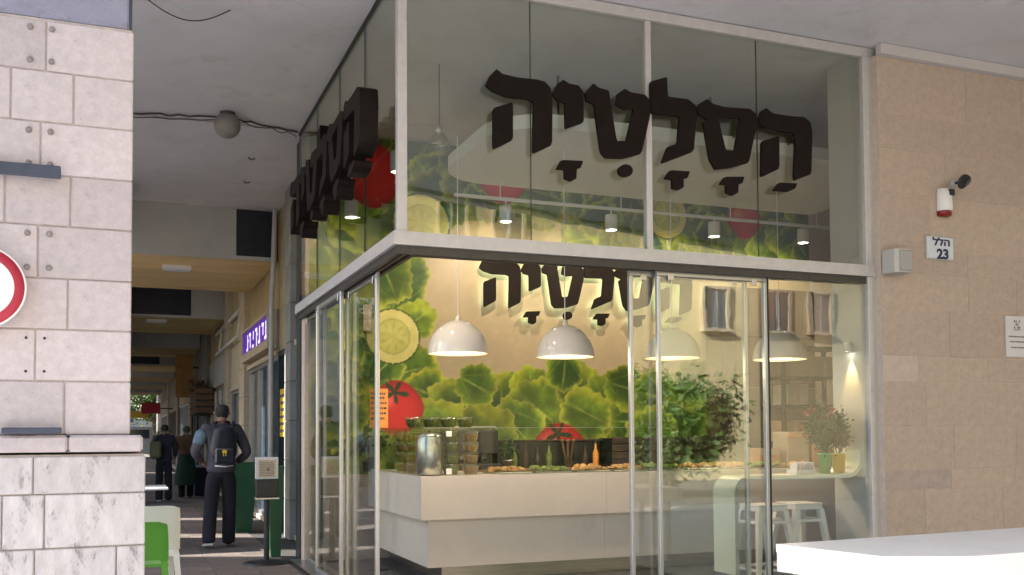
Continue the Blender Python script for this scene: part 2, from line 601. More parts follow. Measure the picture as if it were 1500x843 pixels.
# arcade paving stones, one object each where they show
xs = [-0.35+i*tile_sz for i in range(5)]
for j in range(60):
    y0 = 7.6+j*tile_sz
    if y0 > 24:
        break
    for i, x0 in enumerate(xs):
        off = .0
        x1 = min(x0+tile_sz-.006, 1.60)
        piece('paving_stone', 'pave', kerb, x0, x1, y0, y0+tile_sz-.006, -.02, .0, .003)
g = MB()
g2 = MB()
for j in range(-6, 160):
    for i in range(-7, 9):
        x0, y0 = i*.6, j*.6
        if x0 > 4.2:
            continue
        if x0 > -.5 and x0 < 1.7 and 7.4 < y0 < 24.1:
            continue
        if x0 > 1.5 and y0 > 5.8:
            continue
        (g2 if y0 < 7.3 else g).box(x0, x0+.594, y0, y0+.594, -.03, -.001)
f = part('far_paving', g, 'pave', kerb, kind='stuff')
g2.box(4.3, 13.9, -2.4, 6.2, -.03, -.001)
f = part('plaza_paving', g2, 'plaza', kerb, kind='stuff')

# interior floor of dark tiles
g = MB()
g.box(1.80, 8.6, 6.6, 10.25, -.003, .004)
fl = struct('shop_floor', g, 'seal')
for i in range(11):
    for j in range(6):
        x0, y0 = 1.82+i*.6, 6.62+j*.6
        piece('floor_tile', 'tile', fl, x0, min(x0+.595, 8.58), y0, y0+.595, .002, .012, .002)

# ------------------------------------------------------------------ ceiling and building above
CZ = 4.52
outline = [(-.75, 70), (-.75, 2.0), (3.4, .7), (12.3, -2.1), (15, -2.9), (15, 70)]
g = MB().prism(outline, 'z', CZ, 5.0)
ceiling = struct('ceiling', g, 'plaster')
g = MB().prism([(-.75, 2.02), (3.4, .72), (12.3, -2.08), (12.4, -2.28), (3.4, .50), (-.95, 1.82), (-.95, 70), (-.75, 70)], 'z', 4.47, 5.4)
part('fascia', g, 'plaster_trim', ceiling)
up_b = thing('upper_storeys', 'stone upper floors of the building resting above the arcade ceiling', 'building', (0, 0, 5))
g = MB().prism([(-.9, 70), (-.9, 2.05), (3.4, .75), (12.3, -2.05), (15, -2.85), (15, 70)], 'z', 5.41, 15)
part('wall', g, 'left_wall', up_b)
# ceiling seam with the pale strip along the stone wall
g = MB().box(5.78, 13, 6.27, 6.33, 4.43, 4.515)
part('cove_strip', g, 'plaster_trim', ceiling)
g = MB().box(-.7, 1.69, 10.30, 10.33, 4.508, 4.519)
part('ceiling_joint', g, 'joint', ceiling)

# ------------------------------------------------------------------ arcade cross beams
def arcade_beam(y0, y1, hole=None, i=0):
    g = MB().box(-.7, 2.04, y0+.02, y1, 3.80, CZ-.002)
    b = struct('arcade_beam', g, 'beam')
    g = MB()
    if hole:
        for a, c in ((-.7, hole[0]), (hole[1], 2.03)):
            if c-a > .01:
                g.box(a, c, y0-.03, y0+.018, 3.80, CZ-.004)
        g.box(hole[0], hole[1], y0-.03, y0+.018, 3.80, 3.85)
    else:
        g.box(-.7, 2.03, y0-.03, y0+.018, 3.80, CZ-.004)
    part('beam_face', g, 'beam_face', b)
    if hole:
        part('dark_opening', MB().box(hole[0]+.003, hole[1]-.003, y0-.005, y0+.016, 3.853, CZ-.006), 'void', b)
    return b
arcade_beam(14.2, 17.4, (1.47, 2.02))
arcade_beam(21.6, 24.9, (-.3, 1.33))
for k in range(5):
    arcade_beam(29+7.3*k, 32.3+7.3*k, (-.3, 1.2) if k == 1 else None)

def ceiling_box_light(x, y, label):
    t = thing('ceiling_light_box', label, 'light fixture', (x, y, 3.80), 'box lights under the arcade beams')
    part('housing', MB().cbox(x-.20, x+.20, y-.09, y+.09, 3.74, 3.799, .008), 'white_plastic', t)
    part('diffuser', MB().cbox(x-.18, x+.18, y-.07, y+.07, 3.722, 3.739, .006), 'plate', t)
ceiling_box_light(.72, 15.0, 'white box light under the nearest ochre arcade beam')
ceiling_box_light(.66, 22.0, 'white box light under the second ochre arcade beam')

# ------------------------------------------------------------------ pillars
def block_course(t, m, z0, z1, x0, x1, y0, y1, joints):
    xs = [x0]+joints+[x1]
    for a, b in zip(xs[:-1], xs[1:]):
        if b-a > .02:
            piece('stone_block', m, t, a+.003, b-.003, y0+rnd.uniform(0, .004), y1, z0+.003, z1-.003, .005)

def pillar(y0, label, near=False, group=None):
    t = thing('stone_pillar', label, 'pillar', (-.4, y0+.4, 0), group)
    y1 = y0+.8
    part('core', MB().box(-.94, .03, y0+.012, y1-.012, 1.32, 3.343), 'joint', t)
    part('plinth_core', MB().box(-.98, .10, y0-.012, y1+.012, 0, 1.22), 'joint', t)
    zs = [1.313, 1.575, 1.825, 2.072, 2.327, 2.577, 2.833, 3.083, 3.333]
    js = [[-.62, -.26], [-.80, -.39], [-.62, -.25], [-.80, -.385], [-.53, -.243], [-.80, -.378], [-.51, -.235], [-.80, -.358]]
    for i in range(8):
        block_course(t, 'pillar_stone', zs[i], zs[i+1], -.95, .04, y0, y1, js[i])
    zp = [0, .262, .518, .774, 1.032, 1.214]
    jp = [[-.6, -.2], [-.45, -.05], [-.62, -.38, -.02], [-.52, -.34], [-.39]]
    for i in range(5):
        block_course(t, 'plinth_stone', zp[i], zp[i+1], -1.0, .112, y0-.03, y1+.03, jp[i])
    for a, b in ((-1.0, -.55), (-.55, -.24), (-.24, .098)):
        piece('ledge_stone', 'pillar_stone', t, a+.002, b-.002, y0-.045, y1+.045, 1.232, 1.312, .012)
    part('lintel', MB().cbox(-.97, .012, y0+.02, y1, 3.345, 3.99, .006).cbox(-.97, .028, y0-.01, y1+.02, 4.0, 4.515, .006), 'capital', t)
    if near:
        part('lintel_edge', MB().box(.014, .03, y0+.03, y0+.09, 3.345, 3.99), 'bar', t)
        for zc, zz in ((2.577, (2.625, 2.785)), (3.083, (3.13, 3.29)), (2.072, (2.12, 2.285))):
            for z in zz:
                for x in (-.43, -.335):
                    part('plug', MB().lathe([(.001, -.014), (.009, -.014), (.014, -.007), (.015, .006)], (x, y0, z), 14, True, 'y'), 'bolt', t)
        for z in (1.62, 1.78):
            for x in (-.43, -.35):
                part('drill_hole', MB().lathe([(.001, -.0025), (.0065, -.0015), (.007, .003)], (x, y0, z), 10, True, 'y'), 'hole', t)
    return t
P0 = pillar(5.2, 'pale stone block pillar nearest the camera with round sign and dark bars', True)
for i, yy in enumerate((12.9, 20.6, 28.3, 36.0)):
    pillar(yy, ['second stone pillar of the street side row, behind the near one', 'third stone pillar of the street side row', 'fourth stone pillar of the street side row', 'last stone pillar of the street side row'][i], group='street side pillars of the arcade')

# dark bars and the round sign on the near pillar
t = thing('metal_bar', 'slate grey metal bar fixed high on the near pillar', 'bar', (-.42, 5.2, 2.55))
part('bar', MB().cbox(-.62, -.285, 5.135, 5.165, 2.548, 2.606, .004), 'bar', t)
part('bracket', MB().box(-.56, -.52, 5.165, 5.203, 2.56, 2.59), 'bar', t)
part('bracket', MB().box(-.36, -.32, 5.165, 5.203, 2.56, 2.59), 'bar', t)
t = thing('metal_bar', 'thin slate grey metal bar fixed just above the pillar ledge', 'bar', (-.39, 5.2, 1.33))
part('bar', MB().cbox(-.524, -.268, 5.135, 5.165, 1.322, 1.350, .004), 'bar', t)
part('bracket', MB().box(-.50, -.47, 5.165, 5.203, 1.326, 1.346), 'bar', t)
part('bracket', MB().box(-.32, -.29, 5.165, 5.203, 1.326, 1.346), 'bar', t)
t = thing('round_road_sign', 'round white sign with red rim on the near pillar at left edge', 'road sign', (-.618, 5.15, 2.004))
sc_ = (-.618, 5.12, 2.004)
part('disc', MB().lathe([(.001, -.004), (.146, -.004), (.146, .0)], sc_, 48, True, 'y'), 'white_paint', t)
part('red_ring', MB().lathe([(.143, -.0065), (.187, -.0065), (.187, -.001), (.143, -.001), (.143, -.0065)], sc_, 48, False, 'y'), 'red', t)
part('rim', MB().lathe([(.187, -.006), (.195, -.006), (.195, .012), (.001, .012), (.001, .002), (.187, .002)], sc_, 48, True, 'y'), 'white_paint', t)
part('mounting', MB().box(-.65, -.59, 5.132, 5.203, 1.9, 2.1), 'bolt', t)

# ------------------------------------------------------------------ pink stone wall at right
WY = 6.33
wall = thing('stone_wall', 'pinkish limestone block wall to the right of the glass shop', 'wall', (9, 6.4, 0))
part('wall_core', MB().box(5.79, 13, WY+.0045, WY+.36, 0, 4.44), 'wall_joint', wall)
zs = [0, .445, .835, .995, 1.349, 1.726, 1.938, 2.324, 2.627, 2.847, 3.288, 3.66, 3.95, 4.43]
wr = random.Random(11)
for i in range(len(zs)-1):
    z0, z1 = zs[i], zs[i+1]
    x = 5.79
    k = 0
    while x < 13:
        L = wr.uniform(.55, 1.15)
        m = 'wall_stone'
        if k == 0 and i == 2:
            L, m = .70, 'wall_lilac'
        elif k == 0 and i == 5:
            L, m = .37, 'wall_pale'
        elif k == 0:
            L = wr.uniform(.3, 1.0)
        x1 = min(x+L, 13)
        piece('stone_block', m, wall, x+.0018, x1-.0018, WY+wr.uniform(0, .002), WY+.05, z0+.0018, z1-.0018, .0015)
        x = x1
        k += 1

# things on the wall
t = thing('wall_siren', 'white alarm siren with dark red lens on the pink wall', 'alarm', (6.46, WY, 3.25))
body = []
for z, rx, ry in ((3.175, .066, .075), (3.19, .072, .085), (3.33, .068, .08), (3.365, .058, .06), (3.372, .03, .03)):
    body.append([(6.461+rx*math.cos(a), WY-.005-max(0, ry*math.sin(a)), z) for a in [PI*j/14 for j in range(15)]])
part('body', MB().ring(body, True, True, True), 'white_plastic', t)
lens = []
for z, rx, ry in ((3.128, .045, .05), (3.135, .064, .072), (3.174, .066, .075)):
    lens.append([(6.461+rx*math.cos(a), WY-.005-max(0, ry*math.sin(a)), z) for a in [PI*j/14 for j in range(15)]])
part('red_lens', MB().ring(lens, True, True, True), 'siren_red', t)
part('window', MB().cbox(6.455, 6.515, WY-.092, WY-.07, 3.30, 3.352, .004), 'black', t)
t = thing('security_camera', 'small black dome camera on an arm above the white siren', 'camera', (6.56, WY, 3.42))
part('mount', MB().lathe([(.001, -.02), (.035, -.02), (.04, 0)], (6.60, WY, 3.43), 16, True, 'y'), 'speaker', t)
part('arm', MB().tube([(6.60, WY-.01, 3.43), (6.58, WY-.10, 3.42), (6.54, WY-.14, 3.385)], .012, 8), 'black', t)
part('head', MB().sphere((6.575, WY-.13, 3.415), .047, 18, 12), 'black', t)
part('hood', MB().tube([(6.60, WY-.12, 3.435), (6.505, WY-.17, 3.365)], [.048, .032], 14), 'black', t)
t = thing('house_number_plate', 'pale blue house number plate reading 23 on the pink wall', 'number plate', (6.415, WY, 2.86))
part('plate', MB().cbox(6.27, 6.56, WY-.022, WY-.001, 2.765, 2.955, .012), 'plate', t)
part('frame', MB().cbox(6.262, 6.568, WY-.014, WY-.0005, 2.757, 2.963, .010), 'speaker', t)
me = text_mb('23', .115, .003, .0045)
remap(me, lambda c: Vector((6.432+c.x*1.15-6.415, -.0242+c.z*-1, 2.803+c.y-2.86)))
part('number', None, 'navy', t, me=me)
me = text_mb('ללה', .085, .003, .0025)
remap(me, lambda c: Vector((6.42+c.x*1.35-6.415, -.0242-c.z, 2.905+c.y-2.86)))
part('street_name', None, 'navy', t, me=me)
# loudspeaker
t = thing('wall_loudspeaker', 'small pale grey loudspeaker at the edge of the glass front', 'loudspeaker', (5.86, WY, 2.70))
bd = [(5.76, WY-.02), (5.80, WY-.17), (5.955, WY-.19), (5.965, WY-.02)]
part('cabinet', MB().prism([(5.775, WY-.03), (5.79, WY-.15), (5.82, WY-.17), (5.93, WY-.17), (5.955, WY-.15), (5.96, WY-.03)], 'z', 2.60, 2.79), 'speaker', t)
gr = MB()
gr.cbox(5.825, 5.945, WY-.188, WY-.171, 2.612, 2.778, .014)
part('grille', gr, 'grille', t)
part('bracket', MB().box(5.83, 5.91, WY-.031, WY-.001, 2.66, 2.73), 'black', t)
# plaque
t = thing('white_plaque', 'white plaque with a small crest and lines at right edge', 'plaque', (7.27, WY, 2.13))
part('plate', MB().cbox(7.14, 7.52, WY-.012, WY-.001, 1.955, 2.315, .004), 'plaque', t)
cr = MB()
for i in range(4):
    for j in range(3):
        if (i+j) % 3 != 1:
            cr.box(7.235+i*.02, 7.247+i*.02, WY-.0145, WY-.0125, 2.205+j*.027, 2.225+j*.027)
cr.box(7.232, 7.31, WY-.0145, WY-.0125, 2.192, 2.198)
part('crest', cr, 'print_grey', t, kind='stuff')
ln = MB()
lr = random.Random(3)
for k, z in enumerate((2.135, 2.09, 2.04)):
    x = 7.17+.012*k
    while x < 7.47:
        L = lr.uniform(.008, .03)
        ln.box(x, x+L, WY-.0145, WY-.0125, z-.006, z+.006)
        x += L+.006
part('text_lines', ln, 'print_grey', t, kind='stuff')

# ------------------------------------------------------------------ glass shop front
GX, GY = 1.70, 6.40       # outer planes of the left and right faces
XR = 5.75                 # right end
YL = 10.40                # far end of the left face
sf = thing('glass_shop_front', 'corner glass shop front with silver transom and butt jointed upper panes', 'shop front', (GX, GY, 0))
# transom: mitred L, front faces at GX-.01 and GY-.02
def ell(x_out, y_out, d, z0, z1, xr=XR+.03, yl=YL+.05):
    p = [(x_out, yl), (x_out, y_out), (xr, y_out), (xr, y_out+d), (x_out+d, y_out+d), (x_out+d, yl)]
    return MB().prism(p, 'z', z0, z1)
part('transom', ell(GX-.01, GY-.02, .10, 2.592, 2.684), 'alu', sf)
part('door_track', ell(GX+.02, GY+.01, .03, 2.535, 2.590), 'alu_dark', sf)
part('door_track', ell(GX+.08, GY+.07, .03, 2.545, 2.590), 'alu_dark', sf)
part('door_track', ell(GX+.14, GY+.13, .03, 2.545, 2.590), 'alu_dark', sf)
part('track_plate', ell(GX+.092, GY+.082, .10, 2.591, 2.61), 'alu_dark', sf)
part('corner_post', MB().cbox(1.722, 1.789, 6.402, 6.468, 2.685, 4.515, .004), 'alu', sf)
part('mullion', MB().cbox(3.645, 3.695, 6.402, 6.462, 2.685, 4.43, .004), 'alu', sf)
part('top_rail', MB().cbox(1.79, XR, 6.395, 6.47, 4.432, 4.512, .004), 'alu', sf)
part('end_stile', MB().cbox(XR-.062, XR, 6.385, 6.465, 2.685, 4.431, .004), 'alu', sf)
part('end_stile', MB().cbox(XR-.045, XR-.002, 6.39, 6.465, 0, 2.591, .004), 'alu', sf)
part('left_channel', MB().box(1.715, 1.75, 6.47, YL, 4.49, 4.516), 'seal', sf)
xs = [1.792, 2.712, 3.642]
for a, b in ((1.792, 2.710), (2.714, 3.642), (3.698, 4.658), (4.662, XR-.064)):
    part('upper_pane', MB().box(a, b, 6.425, 6.437, 2.686, 4.43), 'glass_up', sf)
for x in (2.712, 4.660):
    part('pane_joint', MB().box(x-.0018, x+.0018, 6.424, 6.438, 2.69, 4.428), 'seal', sf)
ys = [6.472, 7.40, 8.35, 9.40, YL]
for a, b in zip(ys[:-1], ys[1:]):
    part('upper_pane', MB().box(1.725, 1.737, a+.002, b-.002, 2.686, 4.488), 'glass_up', sf)
for y in ys[1:]:
    part('pane_joint', MB().box(1.724, 1.738, y-.0035, y+.0035, 2.69, 4.487), 'seal', sf)
part('sill', ell(GX-.06, GY-.06, .26, .0135, .022), 'steel', sf)
part('jamb', MB().box(XR+.002, XR+.10, 6.40, 6.90, .012, 4.515), 'speaker', sf)

def slider_x(x0, x1, y, label, stiles=(1, 1)):
    t = thing('glass_door', label, 'door', ((x0+x1)/2, y, 0), 'sliding doors on the front face')
    part('pane', MB().box(x0+.012, x1-.012, y-.005, y+.005, .06, 2.50), 'glass_door', t)
    for s, a in zip(stiles, (x0, x1-.030)):
        if s:
            part('stile', MB().cbox(a, a+.030, y-.02, y+.02, .06, 2.505, .004), 'stile', t)
    part('top_rail', MB().cbox(x0, x1, y-.018, y+.018, 2.506, 2.545, .003), 'stile', t)
    part('bottom_rail', MB().cbox(x0, x1, y-.018, y+.018, .024, .059, .003), 'stile', t)
    for a in (x0+.12, x1-.12):
        part('roller_clamp', MB().cbox(a-.025, a+.025, y-.024, y-.0185, 2.47, 2.53, .002), 'steel', t)
    return t
slider_x(3.555, 4.615, 6.545, 'sliding glass door nearest the open corner, its left stile leading', (1, 1))
slider_x(3.76, 4.76, 6.485, 'sliding glass door stacked second from the open corner')
t = thing('glass_door', 'fixed clear glass panel beside the pink wall, tallest of the front panels', 'door', (5.2, 6.43, 0))
part('pane', MB().box(4.745, XR-.047, 6.425, 6.435, .03, 2.590), 'glass_fixed', t)
part('edge_seal', MB().box(4.735, 4.742, 6.422, 6.438, .03, 2.590), 'seal', t)

def slider_y(y0, y1, x, label):
    t = thing('glass_door', label, 'door', (x, (y0+y1)/2, 0), 'sliding doors on the arcade face')
    part('pane', MB().box(x-.005, x+.005, y0+.012, y1-.012, .06, 2.50), 'glass_door', t)
    for a in (y0, y1-.045):
        part('stile', MB().cbox(x-.016, x+.016, a, a+.045, .06, 2.505, .004), 'stile', t)
    part('top_rail', MB().cbox(x-.016, x+.016, y0, y1, 2.506, 2.545, .003), 'stile', t)
    part('bottom_rail', MB().cbox(x-.016, x+.016, y0, y1, .024, .059, .003), 'stile', t)
    for a in (y0+.12, y1-.12):
        part('roller_clamp', MB().cbox(x-.022, x-.0165, a-.03, a+.03, 2.47, 2.53, .002), 'steel', t)
slider_y(7.26, 8.36, 1.795, 'sliding glass door in the arcade face nearest the open corner')
slider_y(8.28, 9.42, 1.735, 'middle sliding glass door in the arcade face')
slider_y(9.34, 10.40, 1.795, 'farthest sliding glass door in the arcade face beside the shops')

# ------------------------------------------------------------------ big lettering, traced once and hung three times
SIGN = {
 'letter': [
  [[(120,58),(142,76),(200,90),(270,97),(302,105),(324,128),(332,165),(330,345),(258,378),(262,182),(240,172),(160,163),(104,140),(80,118),(98,80)]],
  [[(108,205),(182,182),(182,326),(108,362)]],
  [[(372,98),(395,113),(430,120),(450,145),(450,260),(382,284),(380,186),(346,173),(333,150),(352,113)]],
  [[(487,112),(506,128),(545,139),(554,200),(575,330),(612,330),(640,207),(604,209),(572,192),(580,150),(605,132),(628,146),(682,155),(703,180),(700,240),(668,378),(600,396),(535,394),(515,372),(490,190),(460,176),(457,148)]],
  [[(703,105),(765,87),(768,162),(845,172),(873,195),(878,235),(866,370),(745,415),(768,352),(806,338),(814,236),(705,224)]],
  [[(918,170),(940,190),(985,202),(1078,208),(1103,228),(1106,262),(1075,412),(1010,430),(950,437),(928,400),(903,257),(918,247),(885,229),(878,205),(893,185)],
   [(960,248),(988,365),(1022,365),(1045,240)]],
  [[(1140,205),(1165,225),(1225,235),(1285,240),(1308,260),(1315,300),(1311,455),(1247,480),(1253,300),(1200,292),(1130,275),(1113,250),(1124,215)]],
  [[(1125,330),(1190,308),(1190,435),(1123,467)]]],
 'vowel_mark': [
  [[(365,402),(448,405),(438,432),(424,434),(422,472),(405,482),(378,472),(378,438),(347,436)]],
  [[(609+27*math.cos(a), 442+24*math.sin(a)) for a in [2*PI*k/14 for k in range(14)]]],
  [[(778,440),(852,445),(842,470),(828,472),(828,505),(810,516),(785,508),(785,476),(756,472)]],
  [[(985,465),(1058,465),(1050,490),(1036,492),(1034,525),(1015,536),(990,525),(990,495),(966,493)]],
  [[(1190,487),(1258,490),(1250,510),(1225,521),(1168,516)]]]}
def crop_to_plane(p, Y=6.32):
    X, Yp = 680+p[0]*.38667, 80+p[1]*.38667
    d = fw + r2*((X-750)/F_PX) - u2*((Yp-PY)/F_PX)
    t = (Y-EYE.y)/d.y
    q = EYE+d*t
    return (q.x-2.33, q.z-3.27)         # letter space: 0..2.75 wide, 0..~.7 high
LET = {k: [[[crop_to_plane(p) for p in loop] for loop in glyph] for glyph in v] for k, v in SIGN.items()}

def hang_sign(label, fn, loc, depth, led=False, scale=1.0, posts=None):
    t = thing('shop_sign', label, 'sign', loc)
    for k, glyphs in LET.items():
        for gl in glyphs:
            loops = [[(x*scale, y*scale) for x, y in smooth_poly(l, 1)] for l in gl]
            me = curve_mesh(loops, depth, 0, 0)
            remap(me, lambda c: fn(c)-Vector(loc))
            o = part(k, None, 'letter', t, me=me)
            if led:
                me = curve_mesh(loops, .006, -0.014)
                remap(me, lambda c: fn(Vector((c.x, c.y, c.z-depth/2-.008)))-Vector(loc))
                part('led_backlight', None, 'ledback', o, me=me)
            if posts:
                xs_ = [p[0] for p in loops[0]]
                ys_ = [p[1] for p in loops[0]]
                cx_, cy_ = sum(xs_)/len(xs_), sum(ys_)/len(ys_)
    return t
s0 = hang_sign('large dark brown Hebrew letters across the upper front glass', lambda c: Vector(((2.33+c.x)*1.0087, 6.375-c.z, 1.3+(1.97+c.y)*1.0087)), (3.7, 6.375, 3.27), .03)
# left face reads towards the corner: letter x runs to -Y
s1 = hang_sign('thick dark Hebrew letters on the arcade side glass, seen edge on', lambda c: Vector((1.555-c.z, 6.52+(2.78-c.x)*1.09, 3.225+c.y*.90)), (1.555, 8.1, 3.23), .13)
s2 = hang_sign('smaller looking backlit dark Hebrew letters on the mural wall inside', lambda c: Vector((3.66+c.x*.985, 10.165-c.z, 2.70+c.y*.985)), (5.0, 10.165, 2.7), .03, led=True)
rb = MB()
for z in (3.42, 3.72):
    rb.box(2.45, 5.0, 6.372, 6.384, z, z+.012)
part('support_rail', MB().box(1.642, 1.655, 6.66, 9.6, 3.60, 3.612).box(1.642, 1.655, 6.66, 9.6, 3.40, 3.412), 'black', s1)
for yy, zz in ((7.0, 3.6), (9.2, 3.6), (8.1, 3.4)):
    part('spacer', MB().box(1.655, 1.724, yy, yy+.02, zz, zz+.012), 'black', s1)
for x in (2.47, 2.86, 3.28, 3.62, 3.98, 4.43, 4.75, 4.95):
    part('spacer', MB().tube([(x, 6.391, 3.62), (x, 6.424, 3.62)], .006, 6), 'black', s0)

# ------------------------------------------------------------------ mural wall with printed vegetables (flat print as colour on a fine grid)
MX0, MX1, MZ0, MZ1, MY = 1.80, 8.20, .90, 4.515, 10.25
mw = thing('mural_wall', 'back wall of the shop printed with lettuce, tomatoes and cucumber slices', 'wall', (5, 10.3, 0))
part('wall', MB().box(1.76, 8.6, MY+.006, MY+.2, 0, 4.515), 'wall_pale', mw)
nx, nz = 560, 316
px_, pz_ = np.meshgrid(np.linspace(MX0, MX1, nx), np.linspace(MZ0, MZ1, nz))
rs = np.random.RandomState(5)
def vnoise(x, z, s, seed):
    r = np.random.RandomState(seed)
    G = r.rand(64, 64)
    a, b = x*s, z*s
    i, j = np.floor(a).astype(int), np.floor(b).astype(int)
    fa, fb = a-i, b-j
    fa, fb = fa*fa*(3-2*fa), fb*fb*(3-2*fb)
    g = lambda p, q: G[p % 64, q % 64]
    return (g(i, j)*(1-fa)+g(i+1, j)*fa)*(1-fb)+(g(i, j+1)*(1-fa)+g(i+1, j+1)*fa)*fb
img = np.empty((nz, nx, 3))
bg = vnoise(px_, pz_, 1.6, 1)*.6+vnoise(px_, pz_, 6, 2)*.4
img[:] = np.array([.46, .385, .25])
img *= (.92+.16*bg)[..., None]
def blend(mask, c):
    img[:] = img*(1-mask[..., None])+np.asarray(c)*mask[..., None]
def leaf(cx, cz, r, ang, dark, seed, asp=1.0, edge=(.42, .46, .05)):
    q = np.random.RandomState(seed)
    ca, sa = math.cos(ang), math.sin(ang)
    u = ((px_-cx)*ca+(pz_-cz)*sa)/asp
    v = -(px_-cx)*sa+(pz_-cz)*ca
    th = np.arctan2(v, u)
    rr = np.hypot(u, v)
    k1, k2, k3 = q.randint(4, 7), q.randint(9, 14), q.randint(19, 27)
    R_ = r*(1+.055*np.sin(k1*th+q.rand()*6)+.04*np.sin(k2*th+q.rand()*6)+.025*np.sin(k3*th+q.rand()*6))
    d = rr/R_
    m = np.clip((1-d)*r/.012, 0, 1)
    t = np.clip(d, 0, 1)
    phi = np.arctan2(v, u+r*.95)
    rb = np.hypot(u+r*.95, v)/(2*r)
    wav = vnoise(px_*1.0, pz_, 7, seed+50)
    dk, md, lt = np.array([.030, .085, .008]), np.array([.15, .25, .014]), np.array(edge)*1.1
    tone = np.clip(1.1*vnoise(px_, pz_, 2.6, seed+9)-.25+.9*(t-.4)+.35*v/r*(1 if seed % 2 else -1), 0, 1)
    c = dk+(md-dk)*tone[..., None]
    c = c+(lt-c)*(np.clip((t-.72)/.28, 0, 1)**1.6*(.2+.8*wav))[..., None]
    c = c+(np.array([.42, .45, .03])-c)*(np.clip(tone-.72, 0, 1)*1.3)[..., None]
    fr = 4.0+q.rand()*2
    vein = np.clip(1-np.abs(np.sin(phi*fr+np.sin(rb*5+seed)*.25))*rb*2*r/fr*2/.018, 0, 1)
    mid = np.clip(1-np.abs(phi)*rb*2*r/.012, 0, 1)
    c = c+(np.array([.34, .42, .09])-c)*(np.maximum(vein*.5, mid*.75)*np.clip(1.15-t, 0, 1))[..., None]
    c *= (dark*(.7+.6*vnoise(px_, pz_, 11, seed)))[..., None]
    pass
    rimm = np.clip(1-np.abs(d-.985)*r/.010, 0, 1)*.6
    c = c+(np.array([.55, .58, .16])-c)*rimm[..., None]
    blend(m, c)
def cucumber(cx, cz, r, a=1.0):
    d = np.hypot(px_-cx, pz_-cz)/r
    th = np.arctan2(pz_-cz, px_-cx)
    m = np.clip((1-d)*r/.01, 0, 1)
    c = np.where((d > .93)[..., None], np.array([.035, .075, .012]), np.array([.50, .50, .13]))
    c = np.where(((d > .60) & (d <= .93))[..., None], np.array([.62, .58, .20]), c)
    c = np.where((np.abs(d-.60) < .035)[..., None], np.array([.40, .42, .12]), c)
    seeds = np.clip(np.sin(th*9+.5)*1.3-.5, 0, 1)*np.exp(-((d-.36)/.13)**2)
    c = c+(np.array([.26, .30, .06])-c)*(seeds*.8)[..., None]
    tri = np.clip(np.cos(th*3)*1.2-.5, 0, 1)*np.exp(-((d-.22)/.16)**2)
    c = c+(np.array([.70, .66, .30])-c)*(tri*.6)[..., None]
    c = c*(.9+.2*vnoise(px_, pz_, 14, 4))[..., None]
    blend(m*a, c)
def tomato(cx, cz, rx, rz, calyx=True):
    u, v = (px_-cx)/rx, (pz_-cz)/rz
    d = np.hypot(u, v*(1+.12*np.cos(np.arctan2(v, u)*2)))
    m = np.clip((1-d)*rx/.01, 0, 1)
    c = np.array([.60, .012, .012])*(1.05-.55*np.clip(d, 0, 1)**3)[..., None]
    hl = np.exp(-((u+.38)**2+(v-.28)**2)/.07)
    c = c+np.array([.35, .16, .13])*hl[..., None]
    blend(m, c)
    if calyx:
        w_, z_ = px_-cx+.02, pz_-(cz+rz*.62)
        th = np.arctan2(z_, w_)
        rr = np.hypot(w_, z_*1.3)
        star = rx*.55*(.25+.75*np.abs(np.cos(th*2.5+.4))**2.2)
        mm = np.clip((star-rr)/.012, 0, 1)
        blend(mm, (.02, .035, .012))
        st = np.clip(1-np.abs(w_+z_*.35)/.012, 0, 1)*((z_ > 0) & (z_ < .17))
        blend(st, (.03, .05, .015))
# top band of dark leaves along the ceiling
lr = random.Random(21)
for k in range(46):
    x = 1.9+k*.145+lr.uniform(-.1, .1)
    leaf(x, lr.uniform(3.85, 4.55), lr.uniform(.22, .40), lr.uniform(0, 6.28), lr.uniform(.55, .95), 100+k, lr.uniform(.9, 1.5))
for k in range(20):
    x = 4.9+k*.17
    leaf(x, lr.uniform(3.55, 3.8), lr.uniform(.18, .30), lr.uniform(0, 6.28), lr.uniform(.7, 1.1), 200+k, 1.2)
# left column of leaves
for k in range(26):
    z = .95+k*.14
    leaf(lr.uniform(1.85, 2.55) + (.12 if z < 2 else 0), z, lr.uniform(.26, .42), lr.uniform(0, 6.28), lr.uniform(.85, 1.35), 300+k, lr.uniform(.8, 1.4))
leaf(2.80, 2.95, .30, 1.2, 1.1, 401, 1.3)
leaf(2.62, 3.05, .30, 2.0, .8, 402, 1.2)
leaf(2.95, 2.55, .22, .6, 1.2, 403, 1.2)
leaf(2.9, 2.0, .30, .2, 1.25, 404, 1.1, (.50, .48, .04))
leaf(3.1, 1.75, .28, -.4, 1.1, 405, 1.1, (.52, .48, .04))
leaf(2.58, 2.02, .24, .8, 1.5, 406, 1.1, (.5, .52, .10))
